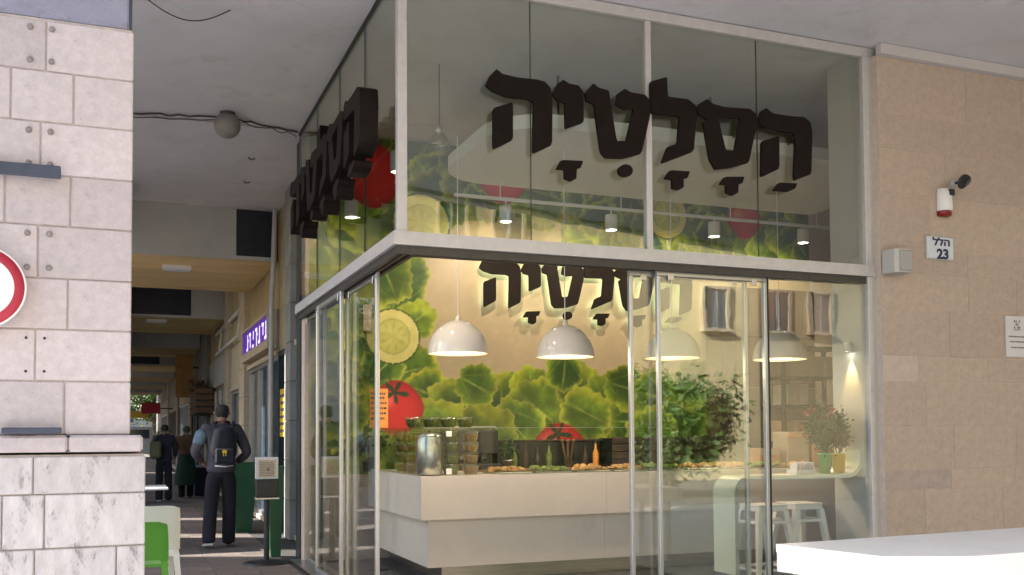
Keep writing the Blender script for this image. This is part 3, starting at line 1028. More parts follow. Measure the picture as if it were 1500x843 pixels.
# lettuce along the bottom
for k in range(34):
    x = 2.9+k*.16
    leaf(x+lr.uniform(-.08, .08), lr.uniform(1.0, 1.35), lr.uniform(.26, .40), lr.uniform(0, 6.28), lr.uniform(.6, 1.0), 500+k, lr.uniform(.8, 1.3))
for k, (x, z, r_, dk) in enumerate([(3.45, 1.55, .42, .95), (3.95, 1.60, .46, .85), (3.65, 1.85, .26, 1.1), (4.30, 1.85, .26, 1.15), (4.45, 1.55, .40, .95), (4.9, 1.85, .30, .9), (4.72, 2.02, .24, 1.05),
                                    (5.25, 1.65, .38, 1.0), (5.0, 1.55, .30, 1.2), (5.6, 1.45, .36, 1.1), (5.55, 1.85, .28, .85), (5.95, 1.75, .34, 1.0), (6.3, 1.5, .36, 1.1), (6.45, 1.9, .30, .9),
                                    (4.15, 1.35, .34, 1.25), (5.85, 1.3, .34, 1.3), (3.2, 1.35, .36, 1.0), (3.75, 1.25, .40, .7)]):
    leaf(x, z, r_, lr.uniform(0, 6.28), dk, 700+k, lr.uniform(.85, 1.2))
cucumber(2.70, 2.37, .31)
cucumber(3.02, 3.62, .34)
cucumber(6.1, 3.95, .30, .9)
tomato(2.74, 1.60, .31, .27)
tomato(4.66, 1.16, .34, .25)
tomato(3.98, 4.20, .30, .26)
tomato(2.48, 4.10, .34, .32, False)
tomato(7.22, 3.98, .26, .22, False)
lit_top = np.clip((pz_-3.38)/.25, 0, 1)[..., None]  # upper part of the print brightened, lamp light painted into its colour
img = np.clip(img, 0, 1)*(np.array([.80, .76, .74])*(1-lit_top)+np.array([1.5, 1.45, 1.2])*lit_top)
grn = np.clip((img[..., 1]-img[..., 0]*.98)*14, .12, 1)
img = np.clip(img*(1+grn*(.55*vnoise(px_, pz_, 24, 77)*vnoise(px_, pz_, 9, 78)*2-.28))[..., None], 0, .9)
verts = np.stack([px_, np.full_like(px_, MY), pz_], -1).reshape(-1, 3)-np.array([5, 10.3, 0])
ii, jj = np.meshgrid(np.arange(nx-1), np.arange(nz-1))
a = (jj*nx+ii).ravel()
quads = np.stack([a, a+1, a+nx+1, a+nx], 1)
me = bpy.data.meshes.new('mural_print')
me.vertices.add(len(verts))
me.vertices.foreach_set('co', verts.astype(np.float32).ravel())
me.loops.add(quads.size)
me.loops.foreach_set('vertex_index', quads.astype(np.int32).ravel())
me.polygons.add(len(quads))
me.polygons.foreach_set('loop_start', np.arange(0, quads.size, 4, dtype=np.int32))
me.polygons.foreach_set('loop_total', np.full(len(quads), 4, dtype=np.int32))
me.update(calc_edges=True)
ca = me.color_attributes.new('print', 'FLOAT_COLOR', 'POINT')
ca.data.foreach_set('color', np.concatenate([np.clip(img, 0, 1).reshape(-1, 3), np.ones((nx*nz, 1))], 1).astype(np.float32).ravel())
mm = bpy.data.materials.new('mural_print')
mm.use_nodes = True
at = mm.node_tree.nodes.new('ShaderNodeAttribute')
at.attribute_name = 'print'
mm.node_tree.links.new(at.outputs[0], mm.node_tree.nodes['Principled BSDF'].inputs['Base Color'])
mm.node_tree.nodes['Principled BSDF'].inputs['Roughness'].default_value = .5
me.materials.append(mm)
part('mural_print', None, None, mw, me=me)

# right side wall of the shop and brown panelling
rw = thing('side_wall', 'grey side wall closing the shop behind the bar shelf', 'wall', (8.6, 8.5, 0))
part('wall', MB().box(8.6, 8.8, 6.7, 10.45, 0, 4.515), 'greywall', rw)
part('return', MB().box(5.86, 8.6, 6.695, 6.90, 0, 4.515), 'greywall', rw)
pw = thing('brown_wall_panelling', 'reddish brown panelled wall section behind the bar shelf', 'wall panel', (7.4, 10.2, 0))
for i in range(8):
    for j in range(5):
        piece('panel', 'brown_panel', pw, 6.62+i*.2+.004, 6.82+i*.2-.004, 10.19, 10.245, .02+j*.62+.004, .02+(j+1)*.62-.004, .004)

# ------------------------------------------------------------------ suspended slab, rail, spots
t = thing('suspended_ceiling_slab', 'grey dropped ceiling slab with a rounded corner above the counter', 'ceiling panel', (5.5, 8.5, 3.9))
poly = []
x0, x1, y0, y1, rr = 2.92, 7.6, 7.50, 9.46, .55
for cx, cy_, a0 in ((x0+rr, y1-rr, PI/2), (x0+rr, y0+rr, PI)):
    for k in range(9):
        a = a0+k*PI/16
        poly.append((cx+rr*math.cos(a), cy_+rr*math.sin(a)))
poly += [(x1, y0), (x1, y1)]
part('slab', MB().prism(poly, 'z', 3.90, 4.02), 'slab', t)
hg = MB()
for x in (3.6, 5.2, 7.0):
    for y in (7.9, 9.0):
        hg.tube([(x, y, 4.02), (x, y, 4.515)], .012, 6)
part('hanger', hg, 'black', t)
rail = thing('lighting_rail', 'thin white lighting rail below the dropped ceiling slab', 'rail', (5, 9.35, 3.8))
part('rail', MB().cbox(3.1, 7.8, 9.33, 9.37, 3.72, 3.75, .004), 'white_paint', rail)
hg = MB()
for x in (3.6, 5.0, 6.4, 7.6):
    hg.tube([(x, 9.35, 3.75), (x, 9.35, 3.90 if x < 7.6 else 4.51)], .006, 6)
part('hanger', hg, 'white_paint', rail)

def spot(x, y, z, label, top, power=22, aim=(0, -.1, -1)):
    t = thing('ceiling_spotlight', label, 'spotlight', (x, y, z), 'white spotlights inside the shop')
    part('can', MB().lathe([(.001, .17), (.062, .165), (.066, .15), (.066, .012), (.070, .0), (.058, .0), (.055, .02), (.001, .02)], (x, y, z), 20), 'white_paint', t)
    part('lit_face', MB().lathe([(.001, .006), (.054, .006), (.054, .012), (.001, .012)], (x, y, z), 20), 'spotface', t)
    part('stem', MB().tube([(x, y, z+.165), (x, y, top)], .008, 6), 'white_paint', t)
    l = bpy.data.lights.new('spot_lamp', 'SPOT')
    l.energy = power
    l.color = (1, .82, .58)
    l.spot_size = R(125)
    l.spot_blend = .8
    l.shadow_soft_size = .05
    o = bpy.data.objects.new('spot_lamp', l)
    col.objects.link(o)
    o.parent = t
    o.location = (0, 0, -.02)
    o.rotation_euler = Vector(aim).to_track_quat('-Z', 'Y').to_euler()
SPW = 26
for i, (x, z, lab) in enumerate([(2.05, 3.42, 'white spotlight inside the shop nearest the arcade glass'), (3.66, 3.50, 'white spotlight above the left part of the inner sign'),
                    (4.88, 3.50, 'white spotlight inside just left of the front mullion'), (6.18, 3.52, 'white spotlight inside just right of the front mullion'),
                    (7.40, 3.53, 'white spotlight inside nearest the pink wall')]):
    spot(x, 9.35, z, lab, 3.72 if i else 4.51, SPW, (0, .9, -.75))
spot(2.05, 7.6, 3.42, 'white spotlight near the open glass corner above the counter end', 4.51, SPW*.7, (.3, .4, -1))

# pendants
def pendant(x, y, z, label):
    t = thing('dome_pendant_lamp', label, 'pendant lamp', (x, y, z), 'white dome lamps above the counter')
    r = .262
    outer = [(r*math.sin(a)+.0001, r*math.cos(a)*1.10) for a in [PI/2*k/14 for k in range(15)]]
    inner = [((r-.008)*math.sin(a)+.0001, (r-.008)*math.cos(a)*1.10) for a in [PI/2*k/14 for k in range(15)]][::-1]
    part('shade', MB().lathe(outer, (x, y, z), 40, False), 'white_gloss', t)
    part('shade_lining', MB().lathe(inner+[(.255, -.002), (.262, 0)][::1], (x, y, z), 40, False), 'lamp_in', t)
    part('collar', MB().lathe([(.001, .335), (.012, .335), (.022, .30), (.028, .285)], (x, y, z), 14), 'black' if False else 'white_gloss', t)
    part('bulb', MB().sphere((x, y, z+.10), .045, 14, 8), 'bulb', t)
    part('cord', MB().tube([(x, y, z+.33), (x, y, 3.899)], .0042, 6), 'white_paint', t)
    l = bpy.data.lights.new('pendant_light', 'POINT')
    l.energy = 10
    l.color = (1, .78, .54)
    l.shadow_soft_size = .05
    o = bpy.data.objects.new('pendant_light', l)
    col.objects.link(o)
    o.parent = t
    o.location = (0, 0, .03)
for x, z, lab in ((2.683, 2.005, 'white dome lamp nearest the arcade, left of the inner sign'), (3.697, 2.0, 'white dome lamp below the inner sign, second from the arcade'),
                  (4.806, 2.015, 'white dome lamp behind the stacked sliding doors'), (6.023, 2.03, 'white dome lamp nearest the pink wall')):
    pendant(x, 8.0, z, lab)
# small clear glass lamp near the corner
t = thing('glass_ceiling_lamp', 'small clear glass lamp hanging inside near the corner post', 'lamp', (2.52, 8.0, 3.8))
part('glass_body', MB().lathe([(.02, .12), (.05, .10), (.085, .03), (.08, -.04), (.04, -.07), (.001, -.072)], (2.52, 8.0, 3.80), 18), 'plastic_clear', t)
part('fitting', MB().lathe([(.001, .17), (.03, .17), (.034, .12), (.02, .10)], (2.52, 8.0, 3.80), 14), 'steel', t)
part('cord', MB().tube([(2.52, 8, 3.97), (2.52, 8, 4.515)], .004, 6), 'black', t)

# ------------------------------------------------------------------ counter
ct = thing('serving_counter', 'cream serving counter with projecting top and steel plinth', 'counter', (4.6, 8.9, 0))
CX, CY = 2.41, 8.197
def lshape(i, z0, z1):
    return MB().prism([(CX+i, CY+i*.67), (7.6, CY+i*.67), (7.6, 9.0-i), (3.1-i, 9.0-i), (3.1-i, 10.17), (CX+i, 10.17)], 'z', z0, z1)
part('counter_top', lshape(0, .568, .948), 'counter', ct)
part('counter_base', lshape(.075, .15, .565), 'counter', ct)
part('plinth', lshape(.23, .013, .149), 'steel', ct)
for x in (4.2, 6.0):
    part('panel_joint', MB().box(x-.0015, x+.0015, CY-.0008, CY+.002, .570, .946), 'joint', ct)
    part('panel_joint', MB().box(x-.0015, x+.0015, CY+.0492, CY+.052, .152, .563), 'joint', ct)
# display guard
gd = thing('glass_display_guard', 'low clear glass display guard standing on the cream counter', 'display case', (3.6, 8.4, .95))
part('front_pane', MB().box(2.44, 4.95, 8.245, 8.251, .951, 1.362), 'clear', gd)
part('top_pane', MB().box(2.44, 4.95, 8.245, 8.66, 1.364, 1.372), 'clear', gd)
part('end_pane', MB().box(2.44, 2.446, 8.253, 9.90, .951, 1.362), 'clear', gd)
part('side_shelf', MB().box(2.44, 2.80, 8.662, 9.90, 1.364, 1.372), 'clear', gd)
part('front_edge', MB().box(2.44, 4.95, 8.242, 8.2445, 1.366, 1.370), 'steel', gd)
part('divider', MB().box(2.665, 2.671, 8.253, 8.66, .951, 1.362), 'clear', gd)
for z in (.985, 1.315):
    part('clip', MB().cbox(2.648, 2.700, 8.232, 8.242, z-.025, z+.025, .003), 'white_paint', gd)

def bowl_stack(x, y, z0, n, label, r=.085, food='green_food'):
    for k in range(n):
        z = z0+k*.098
        t = thing('salad_bowl', label[k] if isinstance(label, list) else label, 'bowl', (x, y, z), 'stacked clear salad bowls on the counter')
        part('bowl', MB().lathe([(r*.62, .002), (r*.66, .0), (r*.93, .075), (r, .08), (r*.97, .084)], (x, y, z), 18, False), 'plastic_clear', t)
        part('lid', MB().lathe([(r*.99, .081), (r, .088), (r*.8, .096), (.001, .097)], (x, y, z), 18, False), 'plastic_clear', t)
        q = MB()
        rr_ = random.Random(k*7+int(x*100))
        pr = [[(x+(r*.60+ (r*.27)*zz/.06)*(1+.08*math.sin(j*2.1+zz*60))*math.cos(2*PI*j/14), y+(r*.60+(r*.27)*zz/.06)*(1+.08*math.sin(j*2.1+zz*60))*math.sin(2*PI*j/14), z+.004+zz) for j in range(14)] for zz in (0, .03, .06, .068)]
        q.ring(pr, True, True, True)
        part('salad', q, food, t)
G4 = ['bottom', 'second', 'third', 'top']
for nm, y in (('middle stack along the arcade side', 8.95), ('farthest stack along the arcade side', 9.35)):
    bowl_stack(2.56, y, .952, 4, [f'clear salad bowl, {g_} of the {nm}' for g_ in G4], food='tray_food')
for nm, x in (('stack just right of the big pot', 2.75), ('rightmost stack', 2.94), ('stack behind the big pot', 2.58)):
    bowl_stack(x, 8.42 if x > 2.6 else 8.66, .952, 4, [f'clear salad bowl, {g_} of the {nm} under the glass' for g_ in G4], food=('green_food' if x < 2.9 else 'tray_food'))
for i, x in enumerate((2.42, 2.58, 2.74, 2.90)):
    bowl_stack(x, 8.46, 1.374, 1, ['clear salad bowl on the glass shelf at its arcade end', 'clear salad bowl on the glass shelf, second from the arcade end', 'clear salad bowl on the glass shelf, third from the arcade end', 'clear salad bowl on the glass shelf nearest the black machine'][i])
t = thing('steel_pot', 'large shiny steel pot standing behind the glass guard corner', 'pot', (2.545, 8.55, .95))
part('pot_body', MB().lathe([(.10, .003), (.115, .012), (.118, .30), (.105, .33), (.108, .345)], (2.535, 8.37, .95), 30, True), 'steel', t)
part('pot_lid', MB().lathe([(.109, .346), (.106, .36), (.03, .378), (.001, .38)], (2.535, 8.37, .95), 30), 'steel', t)
part('lid_knob', MB().sphere((2.535, 8.37, 1.342), .012, 12, 8), 'black', t)
# trays of food along the counter edge
tr_r = random.Random(9)
desc = ['roasted orange', 'leafy green', 'golden brown', 'dark green', 'pale orange', 'mixed brown', 'green and tan']
for i in range(9):
    x0 = 3.12+i*.40
    cols = ['tray_food', 'green_food', 'tray_food', 'tray_food', 'green_food', 'tray_food', 'tray_food', 'green_food', 'tray_food'][i]
    t = thing('food_tray', ['orange roasted food in the tray nearest the bowls', 'green salad in the second tray from the bowls', 'brown roasted food in the third tray from the bowls', 'brown roasted food in the fourth tray along the counter',
              'green salad in the tray near the open doors', 'brown roasted food behind the first door stile', 'brown roasted food behind the stacked doors', 'green salad behind the stacked doors', 'brown roasted food near the bar shelf leg'][i], 'food tray', (x0+.18, 8.42, .95), 'trays of food along the counter')
    part('tray', MB().cbox(x0, x0+.36, 8.26, 8.60, .951, .966, .003), 'steel', t)
    q = MB()
    for k in range(26):
        cx_, cy_ = x0+.04+tr_r.random()*.28, 8.29+tr_r.random()*.26
        rr_ = tr_r.uniform(.022, .045)
        pr = [(rr_*math.cos(a)+.0005, rr_*math.sin(a)*.8) for a in (0, .5, 1.0, 1.5)]
        q.lathe(pr, (cx_, cy_, 0.967+tr_r.random()*.028), 7)
    part('food', q, cols, t)

# back counter with equipment
bc = thing('back_counter', 'dark wooden back counter below the vegetable mural', 'counter', (4.8, 9.95, 0))
part('cabinet', MB().cbox(3.14, 6.6, 9.72, 10.18, .012, .90, .006), 'wood_dark', bc)
part('worktop', MB().cbox(3.12, 6.6, 9.68, 10.18, .902, .94, .004), 'wood', bc)
part('back_shelf', MB().cbox(3.80, 5.05, 10.0, 10.17, .941, 1.23, .004), 'black', bc)
part('shelf_lip', MB().cbox(3.78, 5.07, 9.97, 10.175, 1.232, 1.25, .003), 'wood_dark', bc)
t = thing('coffee_machine', 'black espresso machine with chrome top rail on the back counter', 'coffee machine', (3.45, 9.9, .94))
part('body', MB().cbox(3.18, 3.72, 9.75, 10.12, 1.10, 1.36, .015), 'black', t)
part('base', MB().cbox(3.16, 3.74, 9.72, 10.14, .941, 1.0, .01), 'black', t)
part('column', MB().cbox(3.2, 3.70, 9.95, 10.10, 1.0, 1.10, .004), 'black', t)
part('top_rail', MB().tube([(3.2, 9.78, 1.39), (3.70, 9.78, 1.39)], .008, 8).tube([(3.2, 9.78, 1.36), (3.2, 9.78, 1.39)], .006, 6).tube([(3.7, 9.78, 1.36), (3.7, 9.78, 1.39)], .006, 6), 'steel', t)
for x in (3.33, 3.57):
    part('group_head', MB().lathe([(.03, 0), (.032, .04), (.04, .05)], (x, 9.80, 1.05), 14), 'steel', t)
    part('handle', MB().tube([(x, 9.79, 1.055), (x, 9.66, 1.04)], .013, 8), 'black', t)
t = thing('black_blender', 'black blender with clear jug beside the espresso machine', 'blender', (3.02, 9.9, .94))
part('motor', MB().lathe([(.08, .001), (.085, .02), (.06, .13), (.045, .14)], (3.02, 9.9, .94), 18), 'black', t)
part('jug', MB().lathe([(.045, .141), (.07, .33), (.072, .335)], (3.02, 9.9, .94), 18, False), 'plastic_clear', t)
t = thing('wooden_utensil_jar', 'glass jar of wooden spoons on the back counter', 'utensils', (4.6, 9.9, .94))
part('jar', MB().lathe([(.06, .001), (.065, .01), (.065, .15)], (4.6, 9.9, .94), 18, False), 'plastic_clear', t)
for k in range(6):
    a = k*1.05
    part('spoon', MB().tube([(4.6+.02*math.cos(a), 9.9+.02*math.sin(a), .95), (4.6+.07*math.cos(a), 9.9+.07*math.sin(a), 1.22)], [.006, .008], 6).sphere((4.6+.073*math.cos(a), 9.9+.073*math.sin(a), 1.235), .02, 8, 6), 'wood', t)
br = random.Random(4)
for k, (x, hh, m_, lab) in enumerate([(3.95, .22, 'green_food', 'green oil bottle right of the espresso machine'), (4.08, .26, 'wood_dark', 'tall brown sauce bottle right of the espresso machine'), (4.22, .20, 'black', 'short black bottle on the back counter'),
                                (4.36, .24, 'green_food', 'green bottle left of the spoon jar'), (4.80, .22, 'wood_dark', 'brown bottle right of the spoon jar'), (4.93, .26, 'orange', 'orange juice bottle on the back counter')]):
    t = thing('sauce_bottle', lab, 'bottle', (x, 9.88, .94), 'bottles on the back counter')
    part('bottle_body', MB().lathe([(.03, .001), (.033, .01), (.033, hh*.6), (.013, hh*.8), (.013, hh)], (x, 9.88, .94), 14), m_, t)
    part('cap', MB().lathe([(.015, hh+.001), (.015, hh+.025), (.001, hh+.026)], (x, 9.88, .94), 12), 'black', t)
for k, lab in enumerate(('dark crate nearest the spoon jar on the back counter', 'dark crate in the middle of the back counter', 'dark crate at the right end of the back counter')):
    x0 = 5.08+k*.48
    t = thing('dark_crate', lab, 'crate', (x0+.22, 9.9, .94), 'dark slatted crates on the back counter')
    for q_ in range(4):
        part('slat', MB().cbox(x0, x0+.44, 9.76, 9.775, .945+q_*.085, 1.018+q_*.085, .003), 'wood_dark', t)
    part('crate_body', MB().box(x0+.01, x0+.43, 9.776, 10.1, .941, 1.26), 'black', t)
def herb(name, label, x, y, z, pot_m, leaf_m, r, h, n, seed, size=.02, flowers=None, pr=.05, ph=.10):
    t = thing(name, label, 'potted plant', (x, y, z))
    part('pot', MB().lathe([(pr*.78, .001), (pr*.8, .0), (pr, ph), (pr*1.06, ph), (pr*1.06, ph-.012)], (x, y, z), 20, True), pot_m, t)
    st = MB()
    q = random.Random(seed)
    for k in range(9):
        a = q.random()*6.28
        st.tube([(x+.01*math.cos(a), y+.01*math.sin(a), z+ph*.9), (x+r*.5*math.cos(a), y+r*.5*math.sin(a), z+ph+h*.6)], [.003, .0015], 5)
    part('stem', st, 'leaf', t)
    part('foliage', leaves_mb((x, y, z+ph+h*.55), (r, r, h*.5), n, size, seed, clumps=16), leaf_m, t)
    if flowers:
        part('flowers', leaves_mb((x, y, z+ph+h*.9), (r*.95, r*.95, h*.14), 160, size*.9, seed+1, clumps=12), flowers, t)
herb('potted_herb', 'small dark green herb on the back counter below the tomato', 3.85, 9.8, .94, 'steel', 'leaf', .12, .2, 260, 5)
herb('potted_herb', 'leafy herb at the arcade end of the back counter', 2.32, 9.85, .94, 'black', 'leaf', .22, .28, 700, 6, .026)
# orange notice and small pink card near the open corner
t = thing('orange_notice', 'orange card with dark Hebrew lines left of the tomato', 'notice', (2.40, 9.3, 1.6))
part('card', MB().box(2.22, 2.40, 9.30, 9.306, 1.38, 1.76), 'orange', t)
ln = MB()
q = random.Random(8)
for z in (1.71, 1.67, 1.62, 1.57, 1.52, 1.47):
    x = 2.235
    while x < 2.37:
        L = q.uniform(.008, .028)
        ln.box(x, min(x+L, 2.39), 9.2975, 9.2995, z-.010, z+.010)
        x += L+.008
part('text_lines', ln, 'navy', t, kind='stuff')
part('stand', MB().box(2.30, 2.32, 9.307, 9.32, .012, 1.5).lathe([(.001, .03), (.10, .02), (.11, .013)], (2.31, 9.32, 0), 18), 'black', t)
t = thing('pink_card', 'small pinkish paper card hanging left of the cucumber slice', 'card', (2.38, 10.2, 2.5))
part('card', MB().box(2.37, 2.46, 10.22, 10.226, 2.42, 2.70), 'wall_stone', t)
part('pin', MB().lathe([(.001, -.004), (.008, -.002), (.008, .004)], (2.415, 10.217, 2.68), 10, True, 'y'), 'steel', t)

# ------------------------------------------------------------------ bar shelf with curved ends
bs = thing('bar_shelf', 'white bent bar shelf with a rounded leg and upturned end', 'shelf', (5.1, 6.7, 0))
def bent(x_leg, x_end, z_bot, z_top, z_up, r, th):
    pts = [(x_leg, z_bot), (x_leg, z_top-r)]
    for k in range(1, 9):
        a = PI-k*PI/16
        pts.append((x_leg+r+r*math.cos(a), z_top-r+r*math.sin(a)))
    pts.append((x_end-r, z_top))
    for k in range(1, 9):
        a = -PI/2+k*PI/16
        pts.append((x_end-r+r*math.cos(a), z_top+r+r*math.sin(a)))
    pts.append((x_end, z_up))
    P = [Vector((p[0], 0, p[1])) for p in pts]
    out, inn = [], []
    for i, p in enumerate(P):
        d = (P[min(i+1, len(P)-1)]-P[max(i-1, 0)]).normalized()
        nn = Vector((-d.z, 0, d.x))
        out.append((p.x, p.z))
        inn.append((p.x-nn.x*th, p.z-nn.z*th))
    return out, inn
outp, inp = bent(4.49, 5.735, .19, .965, 1.16, .13, .035)
mb = MB()
n_ = len(outp)
SY0, SY1 = 6.56, 6.86
vs = [(p[0], y, p[1]) for y in (SY0, SY1) for p in outp+inp]
fs = []
o1, i1, o2, i2 = 0, n_, 2*n_, 3*n_
for k in range(n_-1):
    fs += [(o1+k, o1+k+1, i1+k+1, i1+k), (o2+k+1, o2+k, i2+k, i2+k+1), (o1+k+1, o1+k, o2+k, o2+k+1), (i1+k, i1+k+1, i2+k+1, i2+k)]
fs += [(o1, i1, i2, o2), (o1+n_-1, o2+n_-1, i2+n_-1, i1+n_-1)]
mb.add(vs, fs)
part('bent_board', mb, 'shelf', bs)
part('foot_block', MB().cbox(4.47, 4.56, 6.57, 6.85, .013, .189, .004), 'tile', bs)

def stool(x, y, label):
    t = thing('bar_stool', label, 'stool', (x, y, .012), 'white metal stools under the bar shelf')
    H_ = .705
    part('seat', MB().cbox(x-.145, x+.145, y-.145, y+.145, H_-.012, H_, .010).cbox(x-.14, x+.14, y-.14, y+.14, H_-.055, H_-.013, .004), 'white_paint', t)
    for sx in (-1, 1):
        for sy in (-1, 1):
            part('leg', MB().bar((x+sx*.125, y+sy*.125, H_-.056), (x+sx*.205, y+sy*.205, .013), .052, .05, (0, 1, 0), .028, .028), 'white_paint', t)
    for z, k in ((.17, .190), (.56, .155)):
        m_ = MB()
        c = [(x-k, y-k, z), (x+k, y-k, z), (x+k, y+k, z), (x-k, y+k, z)]
        for i in range(4):
            m_.bar(c[i], c[(i+1) % 4], .012, .022)
        part('crossbar', m_, 'white_paint', t)
stool(5.06, 6.98, 'white metal bar stool next to the bent shelf leg')
stool(5.46, 7.02, 'white metal bar stool nearest the pink wall')
herb('potted_plant', 'bushy green plant with pink flowers in the green pot', 5.485, 6.70, .966, 'pot_green', 'plant_leaf', .20, .38, 2200, 12, .018, 'petal', .055, .17)
herb('potted_plant', 'dark leafy plant in the yellow pot on the bar shelf', 5.630, 6.70, .966, 'pot_yellow', 'leaf_dark', .13, .26, 1100, 14, .018, None, .058, .165)
t = thing('sugar_packet_box', 'low box of white sugar packets beside the green pot', 'box', (5.22, 6.72, .966))
part('box', MB().cbox(5.16, 5.35, 6.65, 6.79, .966, 1.0, .003), 'plaque', t)
q = MB()
for k in range(16):
    a = 5.17+k*.011
    q.box(a, a+.004, 6.66+(k % 3)*.01, 6.75+(k % 3)*.01, 1.0, 1.045+(k % 4)*.006)
part('packets', q, 'plaque', t, kind='stuff')

# rack and boxes behind
t = thing('black_shelf_rack', 'black metal shelf rack standing in the back right corner', 'shelf rack', (7.45, 9.5, 0))
for x in (7.05, 7.95):
    for y in (9.3, 9.7):
        part('post', MB().box(x-.02, x+.02, y-.02, y+.02, .012, 2.35), 'black', t)
for z in (.3, .75, 1.2, 1.62, 1.95, 2.3):
    part('shelf_board', MB().box(7.03, 7.97, 9.28, 9.72, z-.012, z+.012), 'black', t)
for k, (x, z, m_, lab) in enumerate([(7.25, 1.213, 'cardboard', 'brown carton on the black rack, lower shelf left'), (7.65, 1.213, 'tile_white', 'white carton on the black rack, lower shelf right'),
                          (7.3, 1.633, 'tile_white', 'white carton on the black rack, middle shelf'), (7.68, 1.963, 'cardboard', 'brown carton on the black rack, upper shelf'), (7.3, .763, 'cardboard', 'brown carton low on the black rack')]):
    t = thing('carton', lab, 'box', (x, 9.5, z), 'cartons on the black rack')
    part('carton_body', MB().cbox(x-.15, x+.15, 9.36, 9.64, z, z+.24, .004), m_, t)
    part('tape', MB().box(x-.02, x+.02, 9.357, 9.3595, z+.02, z+.242), 'tile_white' if m_ == 'cardboard' else 'cardboard', t)
for k, (x, zt, m_, lab) in enumerate([(6.25, 1.15, 'cardboard', 'tall brown box standing on the counter behind the bar shelf'), (6.62, 1.32, 'tile_white', 'pale box standing on the counter behind the bar shelf'), (6.95, 1.22, 'cardboard', 'brown box on the counter end near the pink wall')]):
    t = thing('counter_box', lab, 'box', (x, 8.6, .95))
    part('box_body', MB().cbox(x-.14, x+.14, 8.5, 8.75, .949, zt, .004), m_, t)
    part('box_flap', MB().box(x-.13, x+.13, 8.496, 8.499, zt-.07, zt-.01), 'tile_white' if m_ == 'cardboard' else 'cardboard', t)

# warm wall lamp on the jamb
t = thing('wall_spot_lamp', 'small lit wall lamp throwing a warm cone on the grey jamb', 'wall lamp', (5.70, 6.66, 2.02))
part('lamp_body', MB().lathe([(.001, .09), (.03, .09), (.034, .08), (.034, .0), (.028, .0), (.026, .015), (.001, .015)], (5.705, 6.66, 1.99), 16), 'alu', t)
part('lamp_arm', MB().box(5.72, 5.751, 6.65, 6.67, 2.03, 2.05), 'alu', t)
part('lit_face', MB().lathe([(.001, .004), (.026, .004), (.026, .012), (.001, .012)], (5.705, 6.66, 1.99), 16), 'spotface', t)
l = bpy.data.lights.new('wall_lamp_light', 'SPOT')
l.energy = 7
l.color = (1, .68, .26)
l.spot_size = R(50)
l.spot_blend = .7
l.shadow_soft_size = .015
o = bpy.data.objects.new('wall_lamp_light', l)
col.objects.link(o)
o.parent = t
o.location = (.005, 0, -.04)
o.rotation_euler = Vector((.10, 0, -1)).to_track_quat('-Z', 'Y').to_euler()

# ------------------------------------------------------------------ ceiling globe lamp, cables
t = thing('globe_lamp', 'grey unlit globe lamp on the arcade ceiling', 'lamp', (.944, 9.98, 4.52))
part('globe', MB().sphere((.944, 9.98, 4.388), .128, 28, 18), 'globe', t)
part('fitting', MB().lathe([(.05, -.02), (.07, .0), (.075, .018)], (.944, 9.98, 4.50), 20), 'cable', t)
def cable(name, pts, r, label):
    solo(name, MB().tube(pts, r, 6), 'cable', label, 'cable', pts[0])
def wob(a, b, n, amp, seed, sag=0):
    q = random.Random(seed)
    return [tuple(Vector(a).lerp(Vector(b), i/n)+Vector((0, q.uniform(-amp, amp), q.uniform(-amp, 0)*.5-sag*math.sin(PI*i/n)))) for i in range(n+1)]
cable('ceiling_cable', wob((-.4, 10.36, 4.505), (.86, 10.1, 4.505), 14, .02, 1), .009, 'dark cable stapled to the ceiling left of the globe lamp')
cable('ceiling_cable', wob((-.4, 10.45, 4.50), (1.02, 10.16, 4.50), 14, .03, 2), .006, 'thinner dark cable running just behind the globe lamp')
cable('ceiling_cable', wob((1.02, 10.1, 4.505), (1.69, 10.30, 4.505), 12, .02, 3), .009, 'dark cable from the globe lamp to the glass corner')
cable('ceiling_cable', wob((1.02, 10.12, 4.495), (1.69, 10.36, 4.50), 12, .05, 4), .005, 'loose thin cable from the globe lamp to the glass corner')
lp = []
for i in range(17):
    s = i/16
    lp.append((.12+.62*s, 7.55, 4.515-.13*math.sin(PI*s)*(1 if s < .6 else 1)))
cable('hanging_cable', [(p[0], p[1]+(.0), p[2]+.01) for p in lp], .0045, 'thin dark cable hanging in a loop from the ceiling at the top')
# brown stain marks: small hook fittings on the ceiling
for x, y, lab in ((1.35, 11.5, 'small dark hook on the ceiling right of the globe lamp, nearer one'), (1.42, 12.6, 'small dark hook on the ceiling near the dark opening')):
    solo('ceiling_hook', MB().tube([(x-.03, y, 4.515), (x, y, 4.49), (x+.05, y+.02, 4.512)], .008, 6), 'cable', lab, 'hook', (x, y, 4.51))

